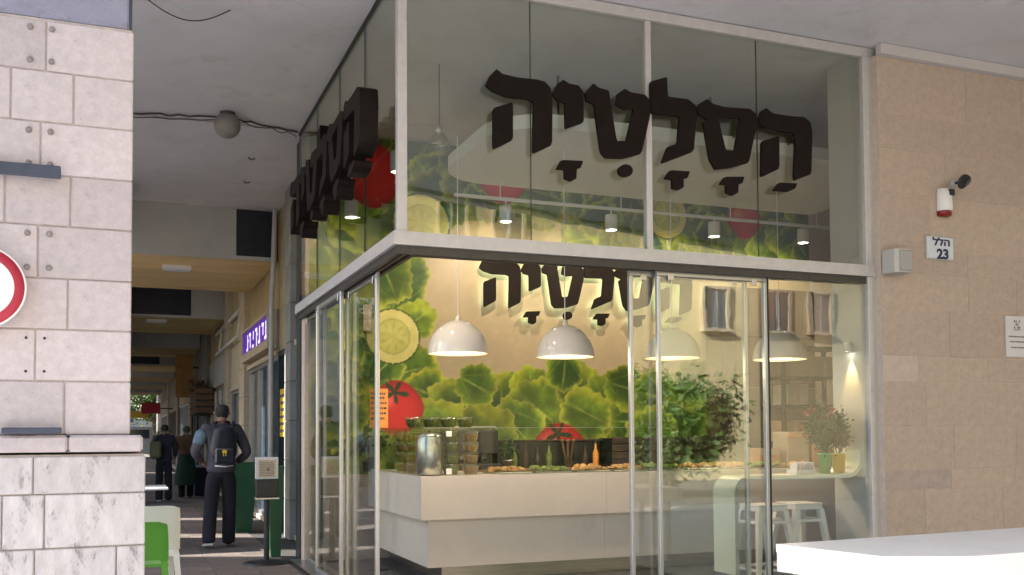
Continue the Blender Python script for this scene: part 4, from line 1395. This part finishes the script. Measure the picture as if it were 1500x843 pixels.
# ------------------------------------------------------------------ shops along the arcade
SX = 2.06
row = [
    # y0, y1, label
    (10.46, 12.50, 'dark shop bay right behind the glass corner shop'),
    (14.10, 17.55, 'shop bay below the purple sign'),
    (18.35, 20.45, 'narrow shop bay with pale transom beyond the purple sign'),
    (21.2, 25.6, 'shop bay with two white bars beyond the cream pier'),
    (26.4, 32.0, 'grey shop bay behind the wicker rack'),
    (32.9, 39.5, 'far shop bay with orange side sign'),
    (40.4, 48.0, 'far shop bay with plain grey window'),
    (49.0, 58.0, 'farthest shop bay of the arcade'),
]
fac = struct('arcade_facade', MB().box(SX+.10, SX+.5, 10.46, 70, 0, 4.515), 'greywall')
def shop_bay(y0, y1, label, k):
    t = thing('shop_bay', label, 'shop', (SX, (y0+y1)/2, 0), 'shop bays along the arcade')
    hh = 2.45 if k != 2 else 2.2
    part('upper_wall', MB().box(SX, SX+.098, y0, y1, 3.12, CZ-.006), 'ochre_wall' if k < 4 else 'greywall', t)
    part('fascia', MB().cbox(SX-.03, SX+.097, y0+.02, y1-.02, hh+.08, 3.118, .006), ['wood_dark', 'greywall', 'cream', 'beam_face', 'greywall', 'cream', 'greywall', 'cream'][k], t)
    part('lintel', MB().cbox(SX-.05, SX+.096, y0, y1, hh, hh+.075, .006), 'cream', t)
    part('threshold', MB().cbox(SX-.04, SX+.098, y0, y1, 0.001, .07, .006), 'cream', t)
    n = max(1, int(round((y1-y0)/1.15)))
    dy = (y1-y0)/n
    for i in range(n):
        a, b = y0+i*dy, y0+(i+1)*dy
        fr = MB().box(SX-.01, SX+.05, a, a+.05, .071, hh-.001).box(SX-.01, SX+.05, b-.05, b, .071, hh-.001).box(SX-.01, SX+.05, a+.05, b-.05, hh-.06, hh-.001).box(SX-.01, SX+.05, a+.05, b-.05, .071, .14)
        f_ = part('window_frame', fr, 'stile' if k % 2 else 'greywall', t)
        part('pane', MB().box(SX+.03, SX+.038, a+.051, b-.051, .141, hh-.061), 'win_glass', f_)
    return t
bays = [shop_bay(a, b, lab, k) for k, (a, b, lab) in enumerate(row)]
piers = [(12.52, 12.95, 'greywall', 'dark pier beside the green doorway'), (17.56, 18.34, 'cream', 'cream stone pier just beyond the purple sign'), (20.46, 21.19, 'cream', 'cream stone pier beyond the narrow bay'), (25.62, 26.38, 'greywall', 'grey pier beside the wicker rack'),
         (32.02, 32.88, 'cream', 'cream pier far along the arcade'), (39.52, 40.38, 'greywall', 'grey pier far along the arcade'), (48.02, 48.98, 'cream', 'last cream pier of the arcade')]
for a, b, m_, lab in piers:
    t = thing('wall_pier', lab, 'pier', (SX-.06, a, 0), 'piers between the arcade shops')
    for i in range(9):
        piece('stone_block', m_, t, SX-.10, SX+.095, a, b, .002+i*.5, min(.497+i*.5, CZ-.004), .006)
# doorway with yellow notice, pipe
t = thing('shop_door', 'dark green framed shop door with a yellow notice on its glass', 'door', (SX, 13.5, 0))
part('frame', MB().box(SX-.02, SX+.09, 12.98, 13.06, .001, 2.5).box(SX-.02, SX+.09, 14.0, 14.08, .001, 2.5).box(SX-.02, SX+.09, 13.06, 14.0, 2.42, 2.5), 'leaf_dark', t)
part('pane', MB().box(SX+.03, SX+.04, 13.07, 13.99, .01, 2.41), 'win_glass', t)
part('door_handle', MB().tube([(SX-.04, 13.15, .9), (SX-.04, 13.15, 1.3)], .012, 8).tube([(SX-.04, 13.15, .95), (SX+.03, 13.15, .95)], .008, 6).tube([(SX-.04, 13.15, 1.25), (SX+.03, 13.15, 1.25)], .008, 6), 'steel', t)
part('upper_panel', MB().box(SX, SX+.09, 12.98, 14.08, 2.51, CZ-.006), 'ochre_wall', t)
t = thing('yellow_notice', 'tall yellow notice stuck beside the green doorway', 'notice', (2.0, 12.9, 1.6))
part('sheet', MB().box(2.02, 2.035, 13.10, 13.75, 1.30, 1.95), 'yellow', t)
q = MB()
rr_ = random.Random(2)
for i in range(6):
    y = 13.15
    while y < 13.7:
        L = rr_.uniform(.03, .09)
        q.box(2.0175, 2.0195, y, min(y+L, 13.72), 1.36+i*.095, 1.40+i*.095)
        y += L+.03
part('text_lines', q, 'navy', t, kind='stuff')
solo('drain_pipe', MB().tube([(1.93, 13.97, 0), (1.93, 13.97, 3.2), (1.95, 13.98, 3.5), (1.98, 14.0, 4.5)], .035, 12).lathe([(.042, 0), (.042, .05)], (1.93, 13.97, 1.6), 12).lathe([(.042, 0), (.042, .05)], (1.93, 13.97, 2.9), 12), 'speaker', 'pale vertical drain pipe beside the purple sign', 'pipe', (1.93, 13.97, 0))
t = thing('dark_column', 'dark metal clad column at the far end of the shop glass', 'column', (1.85, 12.2, 0))
part('cladding', MB().cbox(1.76, 2.045, 10.56, 10.8, .001, 4.51, .006), 'leaf_dark', t)
part('band', MB().cbox(1.745, 2.05, 10.55, 10.81, 2.60, 2.68, .004), 'alu_dark', t)

# purple sign box
t = thing('purple_shop_sign', 'purple lit shop sign in a pale frame over the arcade', 'sign', (1.95, 15.7, 2.8))
y0, y1, z0, z1 = 14.15, 17.4, 2.56, 3.10
part('frame', MB().box(1.90, 2.05, y0, y1, z0, z0+.13).box(1.90, 2.05, y0, y1, z1-.05, z1).box(1.90, 2.05, y0, y0+.10, z0+.131, z1-.051).box(1.90, 2.05, y1-.06, y1, z0+.131, z1-.051), 'cream', t)
part('sign_panel', MB().box(1.925, 2.04, y0+.101, y1-.061, z0+.131, z1-.051), 'purple', t)
for i, yy in enumerate((14.45, 14.75, 15.15, 15.5, 15.9, 16.3, 16.65)):
    q = MB()
    q.box(1.918, 1.924, yy, yy+.05, (2.74, 2.80, 2.74, 2.70, 2.84, 2.74, 2.76)[i], 2.98)
    q.box(1.918, 1.924, yy, yy+.16, 2.94 if i % 2 else 2.72, 2.985 if i % 2 else 2.765)
    if i % 3 == 0:
        q.box(1.918, 1.924, yy-.08, yy-.03, 2.86, 2.9)
    part('sign_letter', q, 'signwhite', t)

# white bars, orange sign, wicker rack, red sign
t = thing('awning_frame', 'two sloping white bars of a folded awning over the far shops', 'awning', (1.8, 22, 3.2))
part('upper_bar', MB().bar((1.99, 18.0, 3.62), (1.99, 23.4, 3.62), .05, .06), 'white_paint', t)
part('lower_bar', MB().bar((1.93, 18.4, 3.12), (1.93, 22.6, 3.12), .04, .05), 'white_paint', t)
part('arm', MB().bar((2.0, 18.6, 3.62), (1.95, 18.6, 3.12), .03, .03).bar((2.0, 22.2, 3.62), (1.95, 22.2, 3.12), .03, .03), 'white_paint', t)
t = thing('orange_side_sign', 'tall orange side sign hanging over the far arcade', 'sign', (1.4, 33, 3))
part('panel', MB().cbox(1.42, 1.90, 29.9, 29.96, 2.45, 3.70, .006), 'sign_ochre', t)
part('bracket', MB().box(1.90, 2.05, 29.91, 29.95, 3.3, 3.35).box(1.90, 2.05, 29.91, 29.95, 2.6, 2.65), 'black', t)
t = thing('red_side_sign', 'small red sign hanging far down the arcade', 'sign', (1.0, 44, 2.5))
part('panel', MB().cbox(.75, 1.5, 44, 44.06, 2.3, 2.75, .006), 'red', t)
part('bracket', MB().box(1.5, 2.05, 44.01, 44.05, 2.5, 2.54), 'black', t)
t = thing('yellow_side_sign', 'flat yellow sign strip beneath the far arcade beam', 'sign', (.2, 46, 2.4))
part('panel', MB().cbox(-.4, 1.1, 46, 46.06, 2.15, 2.45, .006), 'yellow', t)
part('bracket', MB().box(.2, .24, 46.01, 46.05, 2.45, 3.8), 'black', t)
t = thing('wicker_rack', 'brown wicker display rack against the grey shop front', 'rack', (1.7, 24.5, 0))
q = MB()
for i in range(14):
    q.box(1.62, 2.0, 24.2+i*.16, 24.26+i*.16, 1.85, 2.45)
part('basket_slats', q, 'wood', t, kind='stuff')
q = MB()
for i in range(5):
    q.box(1.60, 2.01, 24.15, 26.45, 1.85+i*.15, 1.89+i*.15)
part('basket_bands', q, 'wood_dark', t, kind='stuff')
part('support', MB().box(1.64, 1.68, 24.3, 24.36, .001, 1.85).box(1.64, 1.68, 26.2, 26.26, .001, 1.85), 'black', t)
part('dried_leaves', leaves_mb((1.75, 25.3, 2.55), (.25, 1.0, .2), 500, .06, 77), 'wood', t)

# ------------------------------------------------------------------ planters, stand, chairs, table in the arcade
def planter(x, y, w0, w1, h, label):
    t = thing('tall_planter', label, 'planter', (x, y, 0), 'tall green planters outside the shops')
    def rg(z, w):
        return [(x+sx*w, y+sy*w, z) for sx, sy in ((-1, -1), (1, -1), (1, 1), (-1, 1))]
    m_ = MB()
    m_.ring([rg(.001, w0), rg(h, w1), rg(h, w1-.02), rg(h-.08, w1-.025)], True, False, False)
    m_.add(rg(.001, w0), [(0, 1, 2, 3)])
    part('planter_body', m_, 'green_bin', t)
    part('soil', MB().box(x-w1+.04, x+w1-.04, y-w1+.04, y+w1-.04, h-.10, h-.081), 'wood_dark', t)
planter(1.56, 13.95, .10, .185, .95, 'dark green tapered planter behind the menu stand')
planter(1.56, 10.92, .05, .085, .98, 'dark green tapered planter right beside the shop glass')
t = thing('menu_stand', 'black pole stand with a round base holding a white leaflet box', 'stand', (1.39, 10.36, 0))
sx_, sy_ = 1.392, 10.36
part('base', MB().lathe([(.235, .001), (.235, .012), (.20, .02), (.04, .035), (.001, .036)], (sx_, sy_, 0), 28), 'black', t)
part('pole', MB().tube([(sx_, sy_, .03), (sx_, sy_, .80)], .028, 12), 'black', t)
part('holder', MB().cbox(sx_-.11, sx_+.11, sy_-.05, sy_+.05, .68, .86, .006), 'black', t)
part('tray_lip', MB().cbox(sx_-.12, sx_+.12, sy_-.07, sy_+.06, .655, .679, .006), 'steel', t)
part('board', MB().cbox(sx_-.115, sx_+.115, sy_-.012, sy_+.03, .865, 1.09, .004), 'plaque', t)
part('leaflet', MB().box(sx_-.085, sx_+.085, sy_-.016, sy_-.0125, .885, 1.06), 'cream', t)
q = MB()
rr_ = random.Random(31)
for i in range(9):
    x = sx_-.07
    while x < sx_+.06:
        L = rr_.uniform(.008, .03)
        q.box(x, min(x+L, sx_+.07), sy_-.0185, sy_-.0165, .90+i*.016, .907+i*.016)
        x += L+.006
part('text_lines', q, 'print_grey', t, kind='stuff')
part('red_mark', MB().lathe([(.001, -.001), (.011, -.001), (.011, .001)], (sx_+.01, sy_-.0195, .965), 12, True, 'y'), 'red', t)

def plastic_chair(x, y, rz, m_, label, h=.82):
    t = thing('plastic_chair', label, 'chair', (x, y, 0))
    t.rotation_euler = (0, 0, rz)
    OFF[t.name] = Vector((0, 0, 0))
    w_ = .21
    seat = MB()
    pr = []
    for k in range(9):
        s = k/8
        yy = .22-.44*min(1, s*1.0)
        pr.append((yy, .44-.015*math.sin(PI*s)))
    rings = [[(-w_, yy, zz), (w_, yy, zz), (w_, yy, zz-.02), (-w_, yy, zz-.02)] for yy, zz in pr]
    seat.ring(rings, True, True, False)
    part('seat', seat, m_, t)
    bk = MB()
    rings = []
    for k in range(10):
        s = k/9
        zz = .47+(h-.47)*s
        yy = -.215-.08*s**1.3
        ww = w_*(1.0-.06*s**3)
        ln_ = []
        for j in range(9):
            u = -1+2*j/8
            ln_.append((ww*u, yy+.035*(u*u-1)*-1*-.9, zz-(.02*abs(u)**6 if k == 9 else 0)))
        rings.append(ln_+[(p[0], p[1]-.016, p[2]) for p in ln_[::-1]])
    bk.ring(rings, True, True, True)
    part('backrest', bk, m_, t)
    for sx in (-1, 1):
        part('leg', MB().bar((sx*.18, .20, .42), (sx*.22, .24, .0), .045, .035, (0, 1, 0), .03, .03), m_, t)
        part('leg', MB().bar((sx*.18, -.20, .48), (sx*.22, -.30, .0), .045, .035, (0, 1, 0), .03, .03), m_, t)
    return t
plastic_chair(.185, 7.95, .06, 'white_plastic', 'white plastic chair just behind the near pillar', .80)
plastic_chair(.10, 7.35, -.03, 'green_plastic', 'bright green plastic chair in front of the white one', .735)
t = thing('bistro_table', 'thin white topped table partly hidden by the near pillar', 'table', (.1, 12.4, 0))
part('tabletop', MB().cbox(-.45, .50, 11.9, 12.7, .70, .725, .006), 'white_plastic', t)
part('pedestal', MB().tube([(.02, 12.3, .02), (.02, 12.3, .70)], .03, 10), 'steel', t)
part('foot', MB().lathe([(.24, .001), (.24, .012), (.04, .03)], (.02, 12.3, 0), 20), 'black', t)

# foreground white table
t = thing('white_table', 'big white outdoor table in the right foreground', 'table', (4.2, 3.7, 0))
poly = [(3.035, 4.085), (3.195, 3.305), (5.45, 3.42), (5.35, 4.24)]
part('tabletop', MB().prism(poly, 'z', .71, .75), 'table', t)
cx_ = sum(p[0] for p in poly)/4
cy_ = sum(p[1] for p in poly)/4
inset = [(cx_+(p[0]-cx_)*.997, cy_+(p[1]-cy_)*.992) for p in poly]
part('apron', MB().prism(inset, 'z', .615, .7095), 'table', t)
for px0, py0 in ((3.12, 3.95), (3.30, 3.42), (5.25, 3.53), (5.18, 4.1)):
    part('leg', MB().cbox(px0, px0+.07, py0, py0+.07, -.001, .614, .004), 'table', t)

# ------------------------------------------------------------------ people
def person(x, y, rz, label, h, jacket, legs_m, pose, hood=None, skirt=None, sleeve=None, cat='person', hair='hair', fingers=True):
    t = thing('person', label, cat, (x, y, 0))
    OFF[t.name] = Vector((0, 0, 0))
    t.rotation_euler = (0, 0, rz)
    k = h/1.75
    S = lambda p: (p[0]*k, p[1]*k, p[2]*k)
    J = {n: S(p) for n, p in pose.items()}
    N, E = [], []
    def node(p, r):
        N.append((p, r if isinstance(r, tuple) else (r*k, r*k)))
        return len(N)-1
    pv = node(J['pelvis'], (.135*k, .10*k))
    ws = node(J['waist'], (.12*k, .09*k)); E.append((pv, ws))
    ch = node(J['chest'], (.145*k, .10*k)); E.append((ws, ch))
    nk = node(J['neck'], .052); E.append((ch, nk))
    h0 = node(J['head0'], (.064*k, .074*k)); E.append((nk, h0))
    h1 = node(J['head1'], (.078*k, .092*k)); E.append((h0, h1))
    h2 = node(J['head2'], (.060*k, .070*k)); E.append((h1, h2))
    for s in 'lr':
        sh = node(J['sh_'+s], .058); E.append((ch, sh))
        el = node(J['el_'+s], .040); E.append((sh, el))
        wr_ = node(J['wr_'+s], .026); E.append((el, wr_))
        d = Vector(J['wr_'+s])-Vector(J['el_'+s])
        d.normalize()
        pm = Vector(J['wr_'+s])+d*.07*k
        pl = node(tuple(pm), (.036*k, .016*k)); E.append((wr_, pl))
        if fingers:
            a = d.cross(Vector((0, 0, 1)))
            if a.length < .2:
                a = Vector((1, 0, 0))
            a.normalize()
            for q_, (o_, L) in enumerate(((-.027, .055), (-.009, .066), (.009, .062), (.026, .048))):
                f0 = pm+a*o_*k+d*.035*k
                f1 = f0+d*L*.5*k
                f2 = f1+(d*.8+Vector((0, 0, -.5)))*L*.5*k
                i0 = node(tuple(f0), .0085); E.append((pl, i0))
                i1 = node(tuple(f1), .008); E.append((i0, i1))
                i2 = node(tuple(f2), .0065); E.append((i1, i2))
            th = pm-d*.03*k-a*.03*k
            i0 = node(tuple(th), .010); E.append((wr_, i0))
            i1 = node(tuple(th+(d-a*.5)*.035*k), .008); E.append((i0, i1))
        hp = node(J['hip_'+s], .080); E.append((pv, hp))
        kn = node(J['kn_'+s], .052); E.append((hp, kn))
        an = node(J['an_'+s], .036); E.append((kn, an))
        to = node(J['to_'+s], (.035*k, .025*k)); E.append((an, to))
    me = skin_mesh(N, E, 1)
    body_o = part('body', None, 'skin', t, me=me)
    # face on the far side of the head
    hc = Vector(J['head1'])
    fc = MB()
    fc.tube([tuple(hc+Vector((0, .085, -.005))*k), tuple(hc+Vector((0, .115, -.03))*k)], [.010*k, .014*k], 8)
    part('nose', fc, 'skin', t)
    for sx in (-1, 1):
        part('ear', MB().sphere(tuple(hc+Vector((sx*.082, .018, -.015))*k), .020*k, 8, 6), 'skin', t)
    for sx in (-1, 1):
        part('eye', MB().sphere(tuple(hc+Vector((sx*.03, .084, .01))*k), .011*k, 8, 6), 'hair', t)
    part('mouth', MB().tube([tuple(hc+Vector((-.022, .088, -.055))*k), tuple(hc+Vector((.022, .088, -.055))*k)], .005*k, 6), 'red', t)
    # hair cap
    hm = skin_mesh([(tuple(hc+Vector((0, -.034, -.105))*k), (.066*k, .050*k)), (tuple(hc+Vector((0, -.022, .0))*k), (.092*k, .086*k)), (tuple(hc+Vector((0, -.010, .055))*k), (.088*k, .092*k)), (tuple(hc+Vector((0, -.004, .085))*k), (.05*k, .06*k))], [(0, 1), (1, 2), (2, 3)], 2)
    part('hair' if not hood else 'hood', None, hair if not hood else hood, t, me=hm)
    # jacket
    N, E = [], []
    bz = node(tuple(Vector(J['pelvis'])+Vector((0, 0, -.07))), (.20*k, .150*k))
    b0 = node(tuple(Vector(J['pelvis'])+Vector((0, 0, .05))), (.188*k, .138*k)); E.append((bz, b0))
    b1 = node(J['waist'], (.162*k, .125*k)); E.append((b0, b1))
    b2 = node(J['chest'], (.192*k, .135*k)); E.append((b1, b2))
    b3 = node(tuple(Vector(J['chest']).lerp(Vector(J['neck']), .70)), (.115*k, .085*k)); E.append((b2, b3))
    b4 = node(tuple(Vector(J['neck'])+Vector((0, -.005, .035))*k), (.084*k, .080*k)); E.append((b3, b4))
    for s in 'lr':
        sh = node(J['sh_'+s], .084); E.append((b2, sh))
        el = node(J['el_'+s], .064); E.append((sh, el))
        wr_ = node(tuple(Vector(J['el_'+s]).lerp(Vector(J['wr_'+s]), .92)), .044); E.append((el, wr_))
    part('jacket', None, jacket, t, me=skin_mesh(N, E, 2))
    if sleeve:
        N, E = [], []
        a = node(tuple(Vector(J['sh_l'])+Vector((-.012, -.01, .004))), .088)
        b = node(tuple(Vector(J['sh_l']).lerp(Vector(J['el_l']), .80)), .073); E.append((a, b))
        part('sleeve_patch', None, sleeve, t, 'light blue upper sleeve', me=skin_mesh(N, E, 2))
    # trousers
    N, E = [], []
    p0 = node(tuple(Vector(J['pelvis'])+Vector((0, 0, .08))), (.172*k, .128*k))
    p1 = node(tuple(Vector(J['pelvis'])-Vector((0, 0, .02))), (.172*k, .132*k)); E.append((p0, p1))
    for s in 'lr':
        hp = node(J['hip_'+s], .104); E.append((p1, hp))
        kn = node(J['kn_'+s], .086); E.append((hp, kn))
        an = node(tuple(Vector(J['an_'+s])+Vector((0, -.012, -.02))), .084); E.append((kn, an))
        a2 = node(tuple(Vector(J['an_'+s])+Vector((0, -.012, -.055))), .082); E.append((an, a2))
    part('trousers', None, legs_m, t, me=skin_mesh(N, E, 2))
    for s in 'lr':
        a, b = Vector(J['an_'+s]), Vector(J['to_'+s])
        sm_ = skin_mesh([(tuple(a+Vector((0, -.05, -.035))*k), (.040*k, .036*k)), (tuple(a+(b-a)*.45+Vector((0, 0, -.02))*k), (.046*k, .036*k)), (tuple(b), (.040*k, .026*k))], [(0, 1), (1, 2)], 2)
        so_ = part('shoe', None, 'shoe', t, me=sm_)
        if s == 'l' and not skirt:
            part('sole', MB().bar(tuple(a+Vector((0, -.085, -.062))*k), tuple(b+Vector((0, .02, -.022))*k), .085*k, .022*k), 'sole', so_)
    if skirt:
        z1_, z0_ = J['waist'][2]-.02, .32*k
        prof = [(.27*k, z0_), (.245*k, z0_+.25), (.19*k, z1_-.12), (.165*k, z1_)]
        part('skirt', MB().lathe(prof, (J['pelvis'][0], J['pelvis'][1], 0), 20), skirt, t)
    return t
walk = dict(pelvis=(0, 0, .93), waist=(0, .01, 1.07), chest=(0, .035, 1.30), neck=(.005, .05, 1.475), head0=(.01, .065, 1.53), head1=(.012, .08, 1.62), head2=(.012, .08, 1.685),
            sh_l=(-.19, .03, 1.405), el_l=(-.315, -.02, 1.13), wr_l=(-.20, .16, 1.02), sh_r=(.19, .03, 1.40), el_r=(.30, -.03, 1.12), wr_r=(.19, .15, 1.00),
            hip_l=(-.085, 0, .88), kn_l=(-.12, .02, .49), an_l=(-.155, -.10, .12), to_l=(-.165, .06, .045), hip_r=(.085, 0, .88), kn_r=(.10, .07, .49), an_r=(.095, .09, .09), to_r=(.11, .25, .03))
man = person(1.10, 12.1, .02, 'man walking away in grey jacket and dark trousers with black backpack', 1.73, 'jacket', 'trousers', walk, sleeve='sleeve')
t = thing('backpack', 'black backpack with a small yellow mark on the walking man', 'backpack', (1.10, 12.0, 1.2))
bx_, by_ = 1.11, 11.93
me = skin_mesh([((bx_-1.10, by_-12.0, -.20), (.165, .10)), ((bx_-1.10, by_-12.0, .0), (.170, .115)), ((bx_-1.10, by_-11.99, .17), (.135, .085)), ((bx_-1.10, by_-11.98, .22), (.09, .06))], [(0, 1), (1, 2), (2, 3)], 2)
part('bag', None, 'blackfab', t, me=me)
part('front_pocket', MB().cbox(bx_-.11, bx_+.11, by_-.145, by_-.09, .99, 1.17, .02), 'blackfab', t)
part('logo_mark', MB().box(bx_-.03, bx_+.02, by_-.1475, by_-.1455, 1.115, 1.15).box(bx_-.022, bx_-.012, by_-.1475, by_-.1455, 1.08, 1.114).box(bx_+.004, bx_+.014, by_-.1475, by_-.1455, 1.08, 1.114), 'yellow', t)
for sx in (-1, 1):
    part('shoulder_strap', MB().tube([(bx_+sx*.09, by_, 1.38), (bx_+sx*.115, by_+.09, 1.475), (bx_+sx*.12, by_+.20, 1.44), (bx_+sx*.125, by_+.245, 1.25)], .018, 8), 'blackfab', t)
part('waist_strap', MB().tube([(bx_-.10, by_-.02, .965), (bx_+.0, by_-.10, .955), (bx_+.10, by_-.02, .965)], .008, 6), 'sole', t)

stand_p = dict(walk)
stand_p.update(el_l=(-.25, .0, 1.14), wr_l=(-.23, .14, .98), el_r=(.25, .0, 1.14), wr_r=(.23, .14, .98), an_l=(-.10, -.02, .09), kn_l=(-.095, .02, .49), to_l=(-.11, .14, .03), an_r=(.10, .05, .09), kn_r=(.095, .05, .49))
person(.80, 21.2, 0, 'person in dark jacket and trousers walking far down the arcade', 1.60, 'jacket_dark', 'trousers', stand_p, fingers=False)
person(1.28, 22.1, .05, 'person in brown jacket, green hood and long skirt walking far off', 1.58, 'jacket_brown', 'trousers', stand_p, hood='scarf', skirt='skirt', fingers=False)
t = thing('shoulder_bag', 'olive shoulder bag hanging on the far person in dark jacket', 'bag', (.60, 21.0, 1.0))
part('bag', MB().cbox(.52, .74, 20.93, 21.05, .88, 1.22, .04), 'olive', t)
part('strap', MB().tube([(.54, 20.98, 1.2), (.72, 21.0, 1.42), (.92, 21.02, 1.42)], .015, 6), 'olive', t)
t = thing('blue_crate', 'dull blue crate behind the walking man by the far shops', 'crate', (1.75, 23.0, 0))
part('crate_body', MB().cbox(1.50, 1.95, 22.8, 23.3, .001, .62, .02), 'jacket_dark', t)
part('rim', MB().cbox(1.48, 1.97, 22.78, 23.32, .621, .67, .01), 'shutter', t)

# ------------------------------------------------------------------ across the streets (they show in the glass; side street row added to block sun)
def building(name, label, axis, plane, a0, a1, h, m_, sgn, rows, step, base_z=1.0, group=None, ww=.95, wh=1.5, depth=.7, cols=None):
    """long facade along x (axis 'x', face y=plane) or along y (axis 'y', face x=plane); sgn = outward direction"""
    loc = ((a0+a1)/2, plane, 0) if axis == 'x' else (plane, (a0+a1)/2, 0)
    t = thing(name, label, 'building', loc, group)
    def bx(a, b, d0, d1, z0, z1, mb=None):
        mb = mb or MB()
        lo, hi = sorted((plane+sgn*d0, plane+sgn*d1))
        if axis == 'x':
            mb.box(a, b, lo, hi, z0, z1)
        else:
            mb.box(lo, hi, a, b, z0, z1)
        return mb
    part('wall', bx(a0, a1, -depth, 0, -.13, h), m_, t)
    part('cornice', bx(a0-.1, a1+.1, -.2, .25, h-.5, h-.15), 'cream', t)
    n = int((a1-a0-1)/step)
    base_me = {}
    for r_ in rows:
        cs = [a0+(a1-a0)/2+(i-(n-1)/2)*step for i in range(n)]
        for a in (cols or {}).get(r_, cs):
            mb = MB()
            bx(a-ww/2-.09, a-ww/2, .003, .09, r_-wh/2, r_+wh/2, mb)
            bx(a+ww/2, a+ww/2+.09, .003, .09, r_-wh/2, r_+wh/2, mb)
            bx(a-ww/2-.09, a+ww/2+.09, .003, .09, r_+wh/2, r_+wh/2+.1, mb)
            f_ = part('window_frame', mb, 'cream', t)
            part('pane', bx(a-ww/2, a+ww/2, .002, .02, r_-wh/2, r_+wh/2), 'win_glass', f_)
            part('sash', bx(a-.025, a+.025, .021, .05, r_-wh/2, r_+wh/2), 'shutter', f_)
            part('sill', bx(a-ww/2-.15, a+ww/2+.15, .003, .16, r_-wh/2-.09, r_-wh/2-.002), 'cream', f_)
    return t
building('stone_building', 'yellow stone building across the street reflected in the front glass', 'x', -13, -6, 38, 13, 'opp_wall', 1, (5.2, 7.2, 10.4), 2.4, ww=.8, wh=1.25, cols={5.2: (2, 5, 17.2, 19.4, 21.1, 24.5, 27, 33), 7.2: (2, 5, 8.5, 10.2, 15, 19.4, 21.1, 27, 33)})
for i, (a0, a1) in enumerate(((11.2, 16.9), (17.9, 18.7), (19.9, 22.0), (22.7, 44), (45, 75))):  # added facades shade the arcade; gaps between them let sun patches in
    building('street_building', ['grey stone building across the side street nearest the crossing', 'slim grey stone building across the side street, second from the crossing', 'slim grey stone building across the side street, third from the crossing', 'long grey stone building across the side street', 'farthest grey stone building across the side street'][i],
             'y', -12.5, a0, a1, 14.5, 'left_wall', 1, (3.4, 6.4, 9.6), 2.3, group='buildings across the side street')
tree('bushy_tree', 'rounded green tree across the street reflected in the front glass', (11.5, -6.2, -.13), 3.2, 1.35, 15000, .085, 3, zc=.52, zr=.50)
tree('street_tree', 'tall green street tree beyond the arcade pillars', (-2.25, 25.0, -.13), 5.0, 1.5, 5200, .10, 4)
tree('street_tree', 'tall green street tree farther along the side street', (-2.6, 33, -.13), 5.5, 1.6, 4500, .11, 5)
tree('street_tree', 'green tree at the far open end of the arcade', (2.2, 78, -.13), 6.5, 2.6, 5000, .16, 6)
# end wall of the side street, sunlit
building('end_building', 'pale building closing the far end of the side street', 'x', 95, -20, 30, 10, 'left_wall', -1, (3.4, 6.4), 3.0)
# parked van at far end
t = thing('parked_van', 'small white van parked beyond the far end of the arcade', 'van', (.9, 66, -.13))
part('body', MB().prism([(-.3, .25), (2.0, .25), (2.0, 1.2), (1.8, 1.95), (.0, 2.0), (-.25, 1.3)], 'y', 66, 70), 'white_paint', t)
part('rear_window', MB().box(.15, 1.6, 65.97, 65.995, 1.25, 1.8), 'win_glass', t)
for x in (-.2, 1.75):
    for y in (66.8, 69.2):
        part('wheel', MB().lathe([(.2, 0), (.33, .02), (.33, .2), (.2, .22)], (x, y, .20), 18, True, 'x'), 'black', t)
